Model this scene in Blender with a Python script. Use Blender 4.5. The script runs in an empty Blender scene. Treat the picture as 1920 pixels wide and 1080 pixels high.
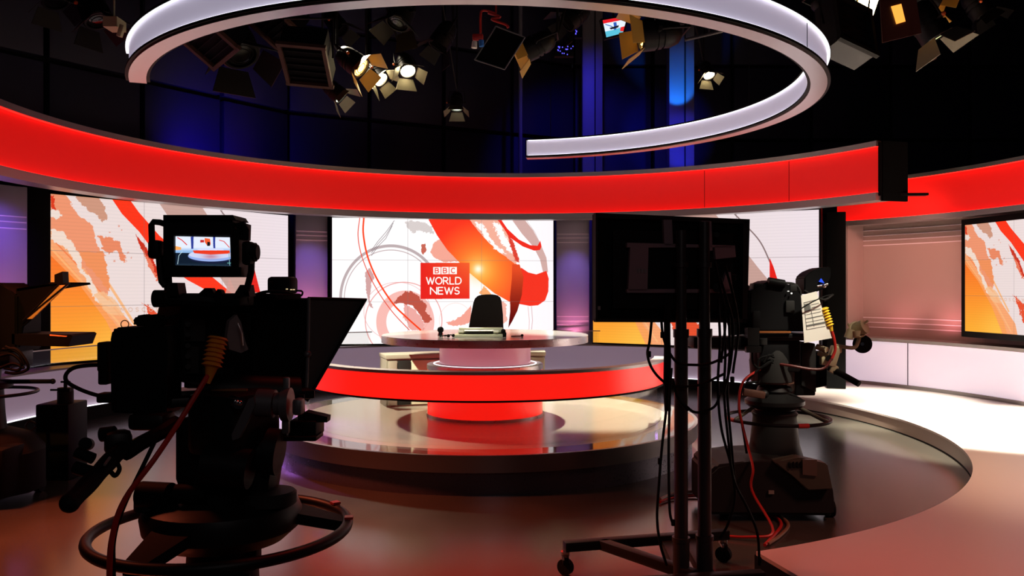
import bpy, bmesh, math, random
import numpy as np
from mathutils import Vector, Matrix
random.seed(7)
PI = math.pi
sc = bpy.context.scene
EYE = 1.52; F = 1550.0

# ------------------------------------------------------------------ camera
cd = bpy.data.cameras.new('camera'); cam = bpy.data.objects.new('camera', cd)
sc.collection.objects.link(cam)
cam.location = (0, 0, EYE); cam.rotation_euler = (PI/2, 0, 0)
cd.lens = 36.0*F/1920; cd.sensor_width = 36; cd.clip_start = .05; cd.clip_end = 60
sc.camera = cam
# ------------------------------------------------------------------ world, exposure
w = bpy.data.worlds.new('world'); sc.world = w; w.use_nodes = True
w.node_tree.nodes['Background'].inputs[0].default_value = (.010, .010, .016, 1)
w.node_tree.nodes['Background'].inputs[1].default_value = .3
sc.view_settings.view_transform = 'Standard'; sc.view_settings.look = 'None'
sc.view_settings.exposure = 0; sc.view_settings.gamma = 1
sc.view_settings.use_curve_mapping = False
try:
    sc.cycles.use_denoising = True
    sc.cycles.max_bounces = 8; sc.cycles.transparent_max_bounces = 12
    sc.cycles.caustics_reflective = False; sc.cycles.caustics_refractive = False
    sc.cycles.sample_clamp_indirect = 6
except Exception: pass

def lamp(kind, name, loc, target, power, color, size=.15, angle=60, blend=.5, sy=None):
    l = bpy.data.lights.new(name, kind); o = bpy.data.objects.new(name, l)
    sc.collection.objects.link(o); o.location = loc
    l.energy = power; l.color = color
    if kind == 'SPOT':
        l.spot_size = math.radians(angle); l.spot_blend = blend; l.shadow_soft_size = size
    elif kind == 'AREA':
        l.size = size
        if sy: l.shape = 'RECTANGLE'; l.size_y = sy
    else: l.shadow_soft_size = size
    d = Vector(target)-Vector(loc)
    o.rotation_euler = d.to_track_quat('-Z', 'Y').to_euler()
    return o
WARM = (1, .86, .66); WHITE = (1, .95, .86)
# stage lighting from the grid, then added spots and washes
lamp('SPOT', 'stage_spot', (4.10, 7.70, 3.62), (4.80, 8.15, .15), 3000, (1, .93, .74), .08, 50, .28)
lamp('SPOT', 'stage_spot', (3.5, 7.9, 4.9), (4.25, 9.95, .15), 7000, (1, .95, .78), .08, 31, .6)
lamp('SPOT', 'front_stage_spot', (4.9, 2.2, 5.2), (3.5, 4.1, .15), 650, (1, .36, .28), .5, 56, .9)
lamp('SPOT', 'mid_stage_spot', (3.2, 5.6, 5.2), (4.5, 6.0, .15), 700, (1, .68, .44), .3, 50, .9)
lamp('SPOT', 'desk_spot', (2.2, 10.6, 5.2), (.95, 8.5, .3), 3600, (1, .95, .74), .05, 28, .35)
lamp('SPOT', 'desk_spot', (-2.4, 10.2, 5.2), (-.6, 7.8, .3), 1500, (1, .86, .64), .10, 48, .5)
lamp('SPOT', 'cabinet_spot', (-3.4, 5.2, 3.6), (-1.0, 8.55, .70), 2400, (1, .94, .70), .03, 11, .5)
lamp('SPOT', 'added_tray_spot', (-1.2, 5.6, 5.2), (-.35, 7.62, 1.1), 650, (1, .93, .74), .06, 11, .8)  # unseen spot added to brighten the cream desk box
lamp('SPOT', 'added_red_wash', (-4.7, 5.2, 4.8), (-2.0, 4.6, 0), 3800, (1, .16, .07), .4, 52, 1)  # unseen lamp added to redden the floor at left
lamp('SPOT', 'added_red_wash', (.9, 4.6, 5.0), (.5, 3.2, 0), 260, (1, .06, .035), .4, 62, 1)  # second added lamp, reddens the middle of the floor
lamp('SPOT', 'added_paper_spot', (3.4, 3.2, 5.0), (1.97, 5.5, 1.35), 1500, (1, .93, .76), .15, 9, .7)  # unseen spot added to brighten the paper sheet
lamp('SPOT', 'added_orange_spot', (-2.2, 2.5, 4.8), (-3.34, 5.85, 1.42), 900, (1, .40, .10), .05, 8, .5)  # unseen orange spot added so the prompter glass seems to reflect
lamp('SPOT', 'added_purple_spot', (-3.05, 8.0, .9), (-2.25, 7.45, .10), 520, (.50, .18, 1), .05, 62, 1)  # unseen purple spot added for the glow mirrored in the platform skirt
lamp('SPOT', 'added_purple_spot', (2.2, 8.7, .7), (1.72, 7.9, .12), 14, (.50, .2, 1), .05, 50, 1)  # weaker added purple spot for the right side of the skirt
# blue washes on the studio walls
lamp('SPOT', 'blue_wash', (-3.95, 11.45, 3.36), (-4.5, 12.6, 3.85), 85, (.05, .02, 1), .1, 120, 1)
lamp('SPOT', 'blue_wash', (1.2, 11.8, 6.3), (1.6, 15.4, 3.6), 380, (.035, .03, 1), .1, 60, .8)
lamp('SPOT', 'blue_wash', (2.86, 14.0, 4.55), (2.93, 14.6, 5.1), 120, (.01, .20, 1), .02, 52, .5)
lamp('SPOT', 'blue_wash', (3.0, 12.7, 3.6), (3.02, 14.6, 4.1), 190, (.02, .03, 1), .04, 32, .6)
# dim fill added behind the camera to lift the dark gear
lamp('AREA', 'added_front_fill', (.6, -1.6, 3.6), (.2, 4, .8), 11, (1, .84, .84), 1.6)

# ------------------------------------------------------------------ materials
MATS = {}
def mat(name, col, rough=.5, metal=0., emit=None, es=1., alpha=None, spec=.5, bump=0., bscale=60, aniso=0., coat=0.):
    aniso = 0
    m = bpy.data.materials.new(name); m.use_nodes = True
    nt = m.node_tree; b = nt.nodes['Principled BSDF']
    b.inputs['Base Color'].default_value = (*col, 1)
    b.inputs['Roughness'].default_value = rough; b.inputs['Metallic'].default_value = metal
    b.inputs['Specular IOR Level'].default_value = spec
    if coat: b.inputs['Coat Weight'].default_value = coat; b.inputs['Coat Roughness'].default_value = .05
    if emit: b.inputs['Emission Color'].default_value = (*emit, 1); b.inputs['Emission Strength'].default_value = es
    if alpha is not None: b.inputs['Alpha'].default_value = alpha
    # fine procedural variation on every surface
    n = nt.nodes.new('ShaderNodeTexNoise'); n.inputs['Scale'].default_value = bscale; n.inputs['Detail'].default_value = 4
    tc = nt.nodes.new('ShaderNodeTexCoord'); nt.links.new(tc.outputs['Object'], n.inputs['Vector'])
    mr = nt.nodes.new('ShaderNodeMapRange'); mr.inputs[3].default_value = max(0, rough-.025); mr.inputs[4].default_value = min(1, rough+.025)
    nt.links.new(n.outputs['Fac'], mr.inputs[0]); nt.links.new(mr.outputs[0], b.inputs['Roughness'])
    if bump:
        bp = nt.nodes.new('ShaderNodeBump'); bp.inputs['Strength'].default_value = bump; bp.inputs['Distance'].default_value = .002
        nt.links.new(n.outputs['Fac'], bp.inputs['Height']); nt.links.new(bp.outputs[0], b.inputs['Normal'])
    if aniso: b.inputs['Anisotropic'].default_value = aniso
    MATS[name] = m
    return m
def lin(r, g, b): return tuple(((c/255+.055)/1.055)**2.4 if c > 10 else c/255/12.92 for c in (r, g, b))

black = mat('black_paint', (.0042, .004, .0045), .55, spec=.1)
black_metal = mat('black_metal', (.008, .0075, .0075), .45, .1, spec=.2)
rubber = mat('black_rubber', (.004, .004, .004), .65, spec=.1)
cloth_black = mat('black_cloth', (.004, .004, .004), .95, spec=.04, bump=.3, bscale=300)
dark_grey = mat('dark_grey_plastic', (.020, .0192, .0185), .55, spec=.12)
head_grey = mat('grey_cast_metal', (.10, .09, .095), .45, .3)
olive = mat('olive_paint', (.060, .055, .036), .5)
silver = mat('brushed_aluminium', (.55, .54, .54), .28, .95, aniso=.6, bscale=25)
silver_dim = mat('satin_aluminium', (.42, .40, .39), .38, .85, bscale=20)
desk_top_m = mat('polished_desk_top', (.60, .57, .57), .16, .25, spec=.7)
drum_white = mat('pink_white_acrylic', (.74, .52, .55), .25, emit=lin(205, 120, 140), es=.35)
red_face = mat('red_lit_acrylic', (.65, .012, .008), .35, emit=lin(255, 24, 18), es=.43)
red_strip = mat('red_light_strip', (.8, .03, .02), .5, emit=(1, .016, .01), es=1.9)
red_bright = mat('red_lit_band', (.7, .015, .01), .3, emit=lin(255, 28, 18), es=.95)
lilac_face = mat('lilac_lit_acrylic', (.62, .60, .68), .4, emit=lin(196, 186, 210), es=.50)
lilac_strip = mat('white_light_strip', (.9, .9, .9), .5, emit=(.93, .93, 1), es=1.7)
white_glow = mat('white_led', (.9, .9, .9), .5, emit=(1, .95, .98), es=1.6)
dado_m = mat('lilac_dado_panel', (.50, .44, .50), .42, emit=lin(150, 128, 150), es=.42)
dado2_m = mat('pale_lilac_lit_panel', (.72, .66, .72), .4, emit=lin(226, 206, 224), es=.62)
ledge_m = mat('grey_ledge', (.30, .27, .27), .4)
panel_grey = mat('satin_lilac_panel', (.40, .36, .46), .36, spec=.6, bscale=8)
niche_m = mat('brushed_niche_panel', (.46, .34, .31), .40, .2, bscale=6)
line_m = mat('pale_inlay_line', (.85, .78, .84), .3)
navy = mat('navy_wall_panel', (.015, .015, .040), .6, bump=.2, bscale=12)
void = mat('black_drape', (.008, .008, .009), .95, spec=.05)
col_m = mat('painted_column', (.16, .16, .18), .5)
plat_m = mat('gloss_platform_floor', (.20, .185, .17), .05, .0, spec=1., bscale=3)
riser_m = mat('copper_riser', (.34, .24, .19), .35, .5)
stage_m = mat('matt_stage_floor', (.62, .53, .50), .36, spec=.45, bscale=14)
cream = mat('cream_laminate', (.60, .60, .45), .4)
taupe = mat('taupe_laminate', (.34, .31, .25), .45)
cable_red = mat('red_cable', (.45, .018, .012), .4)
cable_tan = mat('tan_cable', (.22, .13, .07), .45)
yellow_pl = mat('yellow_strain_relief', (.80, .50, .02), .4)
orange_pl = mat('orange_strain_relief', (.70, .22, .018), .45)
beige_metal = mat('beige_metal', (.42, .36, .22), .4, .3)
paper_m = mat('white_paper', (.80, .78, .70), .7)
ink_m = mat('grey_ink', (.12, .12, .11), .8)
chair_m = mat('black_leather', (.010, .009, .009), .5, spec=.3, bump=.3, bscale=80)
gel = mat('amber_gel', (.75, .40, .08), .4)
tan_metal = mat('rust_brown_metal', (.10, .042, .026), .5, .2)
chrome = mat('chrome', (.7, .7, .7), .15, 1.)

def floor_material():
    m = mat('studio_floor', (.10, .085, .080), .21, spec=.75, bscale=1.5)
    nt = m.node_tree; b = nt.nodes['Principled BSDF']
    n = nt.nodes.new('ShaderNodeTexNoise'); n.inputs['Scale'].default_value = 1.4; n.inputs['Detail'].default_value = 8
    tc = nt.nodes.new('ShaderNodeTexCoord'); nt.links.new(tc.outputs['Object'], n.inputs['Vector'])
    r = nt.nodes.new('ShaderNodeValToRGB')
    r.color_ramp.elements[0].position = .3; r.color_ramp.elements[0].color = (.038, .035, .029, 1)
    r.color_ramp.elements[1].position = .75; r.color_ramp.elements[1].color = (.060, .055, .045, 1)
    nt.links.new(n.outputs['Fac'], r.inputs[0]); nt.links.new(r.outputs[0], b.inputs['Base Color'])
    return m
floor_m = floor_material()

def glass_mat():
    m = bpy.data.materials.new('clear_glass'); m.use_nodes = True; nt = m.node_tree; nt.nodes.clear()
    out = nt.nodes.new('ShaderNodeOutputMaterial'); mx = nt.nodes.new('ShaderNodeMixShader')
    t = nt.nodes.new('ShaderNodeBsdfTransparent'); t.inputs[0].default_value = (.93, .93, .92, 1)
    g = nt.nodes.new('ShaderNodeBsdfGlossy'); g.inputs['Roughness'].default_value = .02
    f = nt.nodes.new('ShaderNodeLayerWeight'); f.inputs[0].default_value = .5
    pw = nt.nodes.new('ShaderNodeMath'); pw.operation = 'POWER'; pw.inputs[1].default_value = 4
    ml = nt.nodes.new('ShaderNodeMath'); ml.operation = 'MULTIPLY_ADD'; ml.inputs[1].default_value = .35; ml.inputs[2].default_value = .03
    nt.links.new(f.outputs['Facing'], pw.inputs[0]); nt.links.new(pw.outputs[0], ml.inputs[0]); nt.links.new(ml.outputs[0], mx.inputs[0]); nt.links.new(t.outputs[0], mx.inputs[1]); nt.links.new(g.outputs[0], mx.inputs[2])
    nt.links.new(mx.outputs[0], out.inputs[0])
    return m
glass = glass_mat()

def emat(name, col, s):
    return mat(name, col, .4, emit=col, es=s)

# ------------------------------------------------------------------ geometry helpers
def P(px, py, Y): return Vector(((px-960)/F*Y, Y, EYE-(py-540)/F*Y))

class Plane:
    """a vertical plane through a world point, turned by yaw; (px,py) -> the point on it"""
    def __init__(s, px, Y, yaw):
        s.o = Vector(((px-960)/F*Y, Y)); a = math.radians(yaw)
        s.d = Vector((math.sin(a), math.cos(a))); s.n = Vector((s.d.y, -s.d.x))
    def __call__(s, px, py, off=0):
        q = s.o + s.n*off; k = (px-960)/F
        Y = (q.dot(s.n))/(Vector((k, 1)).dot(s.n))
        return Vector((k*Y, Y, EYE-(py-540)/F*Y))

class G:
    def __init__(s): s.bm = bmesh.new(); s.mi = 0
    def _v(s, p): return s.bm.verts.new(p)
    def face(s, vs):
        try:
            f = s.bm.faces.new(vs); f.material_index = s.mi; return f
        except ValueError: return None
    def box(s, c, size, rz=0, rx=0, ry=0, bev=0):
        M = Matrix.Translation(Vector(c)) @ Matrix.Rotation(rz, 4, 'Z') @ Matrix.Rotation(rx, 4, 'X') @ Matrix.Rotation(ry, 4, 'Y')
        hx, hy, hz = [k/2 for k in size]
        vs = [s._v(M @ Vector((x, y, z))) for x in (-hx, hx) for y in (-hy, hy) for z in (-hz, hz)]
        fs = [s.face([vs[i] for i in q]) for q in ((0,1,3,2),(4,6,7,5),(0,4,5,1),(2,3,7,6),(0,2,6,4),(1,5,7,3))]
        if bev:
            es = list({e for f in fs for e in f.edges})
            r = bmesh.ops.bevel(s.bm, geom=es, offset=min(bev, min(size)*.45), segments=2, affect='EDGES', profile=.5)
            for f in r['faces']: f.material_index = s.mi
        return s
    def cyl(s, a, b, r0, r1=None, n=20, cap=True):
        a = Vector(a); b = Vector(b); r1 = r0 if r1 is None else r1
        d = (b-a).normalized(); u = d.orthogonal().normalized(); v = d.cross(u)
        R = []
        for p, r in ((a, r0), (b, r1)):
            R.append([s._v(p+(u*math.cos(2*PI*i/n)+v*math.sin(2*PI*i/n))*r) for i in range(n)])
        for i in range(n): s.face([R[0][i], R[0][(i+1) % n], R[1][(i+1) % n], R[1][i]])
        if cap: s.face(R[0][::-1]); s.face(R[1])
        return s
    def rings(s, a, axis, prof, n=24):
        """lathe along an axis: prof = [(t, r)]"""
        a = Vector(a); d = Vector(axis).normalized(); u = d.orthogonal().normalized(); v = d.cross(u); last = None
        for t, r in prof:
            ring = [s._v(a+d*t+(u*math.cos(2*PI*i/n)+v*math.sin(2*PI*i/n))*max(r, 1e-4)) for i in range(n)]
            if last:
                for i in range(n): s.face([last[i], last[(i+1) % n], ring[(i+1) % n], ring[i]])
            else: s.face(ring[::-1])
            last = ring
        s.face(last); return s
    def lathe(s, c, prof, n=48): return s.rings((c[0], c[1], 0), (0, 0, 1), [(z, r) for r, z in prof], n)
    def arc(s, c, prof, a0=0, a1=360, n=96):
        """sweep a closed (r,z) profile about the vertical axis at c"""
        full = abs(a1-a0) >= 359.9; m = n if full else n+1; L = []
        for i in range(m):
            t = math.radians(a0+(a1-a0)*i/n)
            L.append([s._v((c[0]+r*math.cos(t), c[1]+r*math.sin(t), z)) for r, z in prof])
        k = len(prof)
        for i in range(n):
            A = L[i]; B = L[(i+1) % m]
            for j in range(k): s.face([A[j], A[(j+1) % k], B[(j+1) % k], B[j]])
        if not full: s.face(L[0][::-1]); s.face(L[-1])
        return s
    def rect_arc(s, c, r0, r1, z0, z1, a0=0, a1=360, n=96): return s.arc(c, [(r0, z0), (r1, z0), (r1, z1), (r0, z1)], a0, a1, n)
    def prism(s, pts, vec):
        vec = Vector(vec); A = [s._v(p) for p in pts]; B = [s._v(Vector(p)+vec) for p in pts]; k = len(pts)
        s.face(A); s.face(B[::-1])
        for i in range(k): s.face([A[i], B[i], B[(i+1) % k], A[(i+1) % k]])
        return s
    def plate(s, pl, pp, th, off=0):
        """outline in a Plane with real thickness th away from the viewer side"""
        n = Vector((pl.n.x, pl.n.y, 0))
        return s.prism([pl(x, y, off) for x, y in pp], -n*th)
    def tube(s, pts, r, n=8, smooth=True, sub=6):
        pts = [Vector(p) for p in pts]
        if smooth and len(pts) > 2:
            q = [pts[0]+(pts[0]-pts[1])] + pts + [pts[-1]+(pts[-1]-pts[-2])]; out = []
            for i in range(1, len(q)-2):
                for k in range(sub):
                    t = k/sub; a, b, c, d = q[i-1], q[i], q[i+1], q[i+2]
                    out.append(.5*((2*b)+(c-a)*t+(2*a-5*b+4*c-d)*t*t+(3*b-a-3*c+d)*t**3))
            out.append(pts[-1]); pts = out
        last = None; u = None
        for i, p in enumerate(pts):
            d = (pts[min(i+1, len(pts)-1)]-pts[max(i-1, 0)])
            if d.length < 1e-7: continue
            d.normalize()
            u = d.orthogonal().normalized() if u is None else (u-d*u.dot(d))
            if u.length < 1e-4: u = d.orthogonal()
            u.normalize(); v = d.cross(u)
            rr = r(i/(len(pts)-1)) if callable(r) else r
            ring = [s._v(p+(u*math.cos(2*PI*k/n)+v*math.sin(2*PI*k/n))*rr) for k in range(n)]
            if last:
                for k in range(n): s.face([last[k], last[(k+1) % n], ring[(k+1) % n], ring[k]])
            else: s.face(ring[::-1])
            last = ring
        s.face(last); return s
    def torus(s, c, R, r, n=64, m=10, a0=0, a1=360, tilt=None):
        pts = []
        k = n if a1-a0 >= 359.9 else n+1
        M = Matrix.Translation(Vector(c)) @ (tilt.to_4x4() if tilt else Matrix.Identity(4)); L = []
        for i in range(k):
            t = math.radians(a0+(a1-a0)*i/n)
            L.append([s._v(M @ Vector(((R+r*math.cos(2*PI*j/m))*math.cos(t), (R+r*math.cos(2*PI*j/m))*math.sin(t), r*math.sin(2*PI*j/m)))) for j in range(m)])
        for i in range(n):
            A = L[i]; B = L[(i+1) % k]
            for j in range(m): s.face([A[j], B[j], B[(j+1) % m], A[(j+1) % m]])
        if k != n: s.face(L[0]); s.face(L[-1][::-1])
        return s
    def ball(s, c, r, n=14, sz=1):
        prof = [(c[2]+r*sz*math.sin(-PI/2+PI*i/n), r*math.cos(-PI/2+PI*i/n)) for i in range(n+1)]
        return s.rings((c[0], c[1], 0), (0, 0, 1), prof, 18)

def tag(o, label=None, cat=None, group=None, kind=None):
    if label: o['label'] = label
    if cat: o['category'] = cat
    if group: o['group'] = group
    if kind: o['kind'] = kind
    return o
ROOTLOC = {}
def obj(name, g, m, parent=None, label=None, smooth=35):
    bm = g.bm
    bmesh.ops.recalc_face_normals(bm, faces=bm.faces)
    if parent is not None: base = ROOTLOC[parent.name]
    else:
        xs = [v.co for v in bm.verts]
        base = Vector(((min(v.x for v in xs)+max(v.x for v in xs))/2, (min(v.y for v in xs)+max(v.y for v in xs))/2, min(v.z for v in xs)))
    bmesh.ops.translate(bm, verts=bm.verts, vec=-base)
    me = bpy.data.meshes.new(name); bm.to_mesh(me); bm.free()
    for q in (m if isinstance(m, (list, tuple)) else [m]): me.materials.append(q)
    o = bpy.data.objects.new(name, me); sc.collection.objects.link(o)
    if parent is None: o.location = base
    else: o.parent = parent
    ROOTLOC[o.name] = base
    if smooth:
        for p in me.polygons: p.use_smooth = True
        me.set_sharp_from_angle(angle=math.radians(smooth))
    if label: o['label'] = label
    return o
def thing(name, loc, label, cat, group=None):
    o = bpy.data.objects.new(name, None); sc.collection.objects.link(o)
    o.location = loc; o.empty_display_size = .1; ROOTLOC[o.name] = Vector(loc)
    return tag(o, label, cat, group)
def struct(name, g, m, parent=None):
    o = obj(name, g, m, parent)
    if parent is None: o['kind'] = 'structure'
    return o
def copy_tree(o, parent=None):
    c = o.copy(); sc.collection.objects.link(c); c.parent = parent
    ROOTLOC[c.name] = ROOTLOC[o.name]
    for ch in list(o.children): copy_tree(ch, c)
    return c

# ------------------------------------------------------------------ room shell
g = G(); g.box((0, 7, -.05), (22, 24, .1)); struct('floor', g, floor_m)
g = G(); g.box((0, 7, 8.05), (22, 24, .1)); struct('ceiling', g, void)
def panel_wall(name, a, b, m, pw=1.25, ph=1.45, gap=.07, z1=8.0, th=.12):
    a = Vector(a); b = Vector(b); L = (b-a).length; d = (b-a)/L; n = Vector((d.y, -d.x)); rz = math.atan2(d.y, d.x)
    g = G(); c = (a+b)/2
    g.mi = 1; g.box((c.x-n.x*.1, c.y-n.y*.1, z1/2), (L, .1, z1), rz); g.mi = 0
    k = max(1, round(L/pw)); w_ = L/k; z = 0.05
    while z < z1-.2:
        h = min(ph, z1-z)
        for i in range(k):
            p = a+d*(w_*(i+.5))
            g.box((p.x, p.y, z+h/2), (w_-gap, th, h-gap), rz, bev=.01)
        z += ph
    return struct(name, g, [m, void])
panel_wall('wall_left', (-9.6, 5.2), (-3.7, 13.6), navy)
panel_wall('wall_back', (-3.7, 13.6), (1.2, 16.2), navy)
panel_wall('wall_back_right', (1.2, 16.2), (10.5, 16.2), navy, pw=1.5)
g = G(); g.box((10.6, 7, 4), (.2, 22, 8)); struct('wall_right', g, void)
g = G(); g.box((-10.4, 1.5, 4), (.2, 12, 8)); struct('wall_side', g, void)

def column(px0, px1, Y, label):
    x0 = (px0-960)/F*Y; x1 = (px1-960)/F*Y; c = (x0+x1)/2; w_ = x1-x0
    t = thing('studio_column', (c, Y+.15, 0), label, 'column')
    g = G(); g.box((c, Y+.15, 4), (w_, .3, 8), bev=.015); obj('shaft', g, col_m, t)
    g = G(); g.box((c+w_*.12, Y-.012, 4), (.02, .03, 8)); obj('conduit', g, dark_grey, t)
    return t
column(1255, 1302, 14.6, 'tall column catching the bright blue spot, seen inside the hanging ring')
column(1092, 1130, 14.8, 'dimmer blue column left of the bright blue one')
g = G(); g.tube([(.15, 14.6, 0), (.15, 14.6, 8)], .035, smooth=False); tag(obj('conduit_pipe', g, col_m), 'thin blue-lit vertical pipe left of both blue columns', 'pipe')

# ------------------------------------------------------------------ painted displays
def homog(src):
    dst = [(0, 0), (1, 0), (1, 1), (0, 1)]; A = []; b = []
    for (x, y), (u, v) in zip(src, dst):
        A.append([x, y, 1, 0, 0, 0, -u*x, -u*y]); b.append(u)
        A.append([0, 0, 0, x, y, 1, -v*x, -v*y]); b.append(v)
    h = np.linalg.solve(np.array(A, float), np.array(b, float)); return np.append(h, 1).reshape(3, 3)
rng = np.random.RandomState(3)
def vnoise(X, Y, s, seed=0):
    s = s*.8
    r = np.random.RandomState(seed); T = r.rand(64, 64); out = 0; amp = 1; tot = 0
    for o in range(4):
        x = X/s*(2**o); y = Y/s*(2**o); xi = np.floor(x).astype(int); yi = np.floor(y).astype(int); fx = x-xi; fy = y-yi
        fx = fx*fx*(3-2*fx); fy = fy*fy*(3-2*fy)
        a = T[xi % 64, yi % 64]; b = T[(xi+1) % 64, yi % 64]; c = T[xi % 64, (yi+1) % 64]; d = T[(xi+1) % 64, (yi+1) % 64]
        out = out+amp*((a*(1-fx)+b*fx)*(1-fy)+(c*(1-fx)+d*fx)*fy); tot += amp; amp *= .72
    return out/tot-.5
class Canvas:
    """a procedural picture in the coordinates of its own artwork (x right, y down)"""
    def __init__(s, corners, W, H, bg):
        s.W, s.H = W, H; Hi = np.linalg.inv(homog(corners))
        u, v = np.meshgrid((np.arange(W)+.5)/W, (np.arange(H)+.5)/H)
        q = Hi @ np.stack([u.ravel(), v.ravel(), np.ones(u.size)])
        s.X = (q[0]/q[2]).reshape(H, W); s.Y = (q[1]/q[2]).reshape(H, W); s.U, s.V = u, v
        s.I = np.zeros((H, W, 3)); s.I[:] = np.array(bg)/255.
    def put(s, m, col, a=1.):
        c = np.array(col, float)
        if c.ndim == 1: c = c[None, None]
        m = (m*a)[..., None]; s.I = s.I*(1-m)+m*c/255.
    def poly(s, pts, col, a=1., warp=0, ws=20, seed=1, soft=0):
        X, Y = s.X, s.Y
        if warp: X = X+vnoise(s.X, s.Y, 5 if s.W == 1200 else 14, seed+2)*warp*.9; Y = Y+vnoise(s.X, s.Y, 5 if s.W == 1200 else 14, seed+7)*warp*.9; X = X+vnoise(s.X, s.Y, ws, seed)*warp*2; Y = Y+vnoise(s.X, s.Y, ws, seed+5)*warp*2
        m = np.zeros(X.shape, bool); k = len(pts)
        for i in range(k):
            x0, y0 = pts[i]; x1, y1 = pts[(i+1) % k]
            if y0 == y1: continue
            m ^= ((y0 > Y) != (y1 > Y)) & (X < (x1-x0)*(Y-y0)/(y1-y0)+x0)
        m = m.astype(float); s.put(m, col, a); return m
    def dist(s, pts):
        D = np.full(s.X.shape, 1e9)
        for (x0, y0), (x1, y1) in zip(pts[:-1], pts[1:]):
            dx, dy = x1-x0, y1-y0; L = dx*dx+dy*dy+1e-9
            t = np.clip(((s.X-x0)*dx+(s.Y-y0)*dy)/L, 0, 1)
            D = np.minimum(D, np.hypot(s.X-x0-t*dx, s.Y-y0-t*dy))
        return D
    def line(s, pts, wd, col, a=1., curve=False):
        if curve: pts = smooth2(pts)
        s.put(np.clip((wd/2-s.dist(pts))*1.2+.5, 0, 1), col, a)
    def ring(s, cx, cy, rx, ry, wd, col, a=1., t0=-180, t1=180):
        th = np.degrees(np.arctan2((s.Y-cy)/ry, (s.X-cx)/rx)); r = np.hypot((s.X-cx)/rx, (s.Y-cy)/ry)
        m = np.clip((wd/2-abs(r-1)*rx)*1.2+.5, 0, 1)*((th >= t0) & (th <= t1)); s.put(m, col, a)
    def text(s, txt, x, y, h, cw, wd, col, gap=None, a=1.):
        for ch in txt:
            wch = cw*{'W': 1.38, 'O': 1.12, 'N': 1.05, 'M': 1.2, 'I': .3, ' ': .6, 'E': .82, 'L': .75, 'S': .82, 'R': .9}.get(ch, 1.)
            for st in GL.get(ch, []): s.line([(x+px*wch, y+py*h) for px, py in st], wd, col, a)
            x += wch+(gap if gap else cw*.2)
    def image(s, name):
        im = bpy.data.images.new(name, s.W, s.H); px = np.ones((s.H, s.W, 4), np.float32)
        px[..., :3] = np.clip(s.I, 0, 1)[::-1]; im.pixels.foreach_set(px.ravel()); im.update(); im.pack(); return im
def smooth2(p):
    q = [Vector((*a, 0)) for a in p]; q = [q[0]*2-q[1]]+q+[q[-1]*2-q[-2]]; out = []
    for i in range(1, len(q)-2):
        for k in range(8):
            t = k/8; a, b, c, d = q[i-1], q[i], q[i+1], q[i+2]
            v = .5*((2*b)+(c-a)*t+(2*a-5*b+4*c-d)*t*t+(3*b-a-3*c+d)*t**3); out.append((v.x, v.y))
    out.append(p[-1]); return out
def arcp(cx, cy, rx, ry, a0, a1, n=14):
    return [(cx+rx*math.cos(math.radians(a0+(a1-a0)*i/n)), cy+ry*math.sin(math.radians(a0+(a1-a0)*i/n))) for i in range(n+1)]
GL = {
 'B': [[(0, 0), (0, 1)], [(0, 0), (.5, 0)]+arcp(.5, .24, .38, .24, -90, 90)+[(0, .48)], [(.5, .48)]+arcp(.52, .74, .45, .26, -90, 90)+[(0, 1)]],
 'C': [arcp(.55, .5, .55, .5, -50, -310)],
 'W': [[(0, 0), (.26, 1), (.5, .05), (.74, 1), (1, 0)]],
 'O': [arcp(.5, .5, .5, .5, 0, 360, 26)],
 'R': [[(0, 1), (0, 0), (.45, 0)]+arcp(.45, .26, .42, .26, -90, 90)+[(0, .52)], [(.4, .52), (.95, 1)]],
 'L': [[(0, 0), (0, 1), (.95, 1)]],
 'D': [[(0, 0), (0, 1), (.4, 1)]+arcp(.42, .5, .58, .5, 90, -90)+[(0, 0)]],
 'N': [[(0, 1), (0, 0), (1, 1), (1, 0)]],
 'M': [[(0, 1), (.1, 0), (.5, .8), (.9, 0), (1, 1)]],
 'E': [[(.9, 0), (0, 0), (0, 1), (.9, 1)], [(0, .48), (.8, .48)]],
 'S': [arcp(.5, .26, .42, .25, -35, -265)+arcp(.47, .75, .46, .25, -85, 145)],
}
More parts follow.
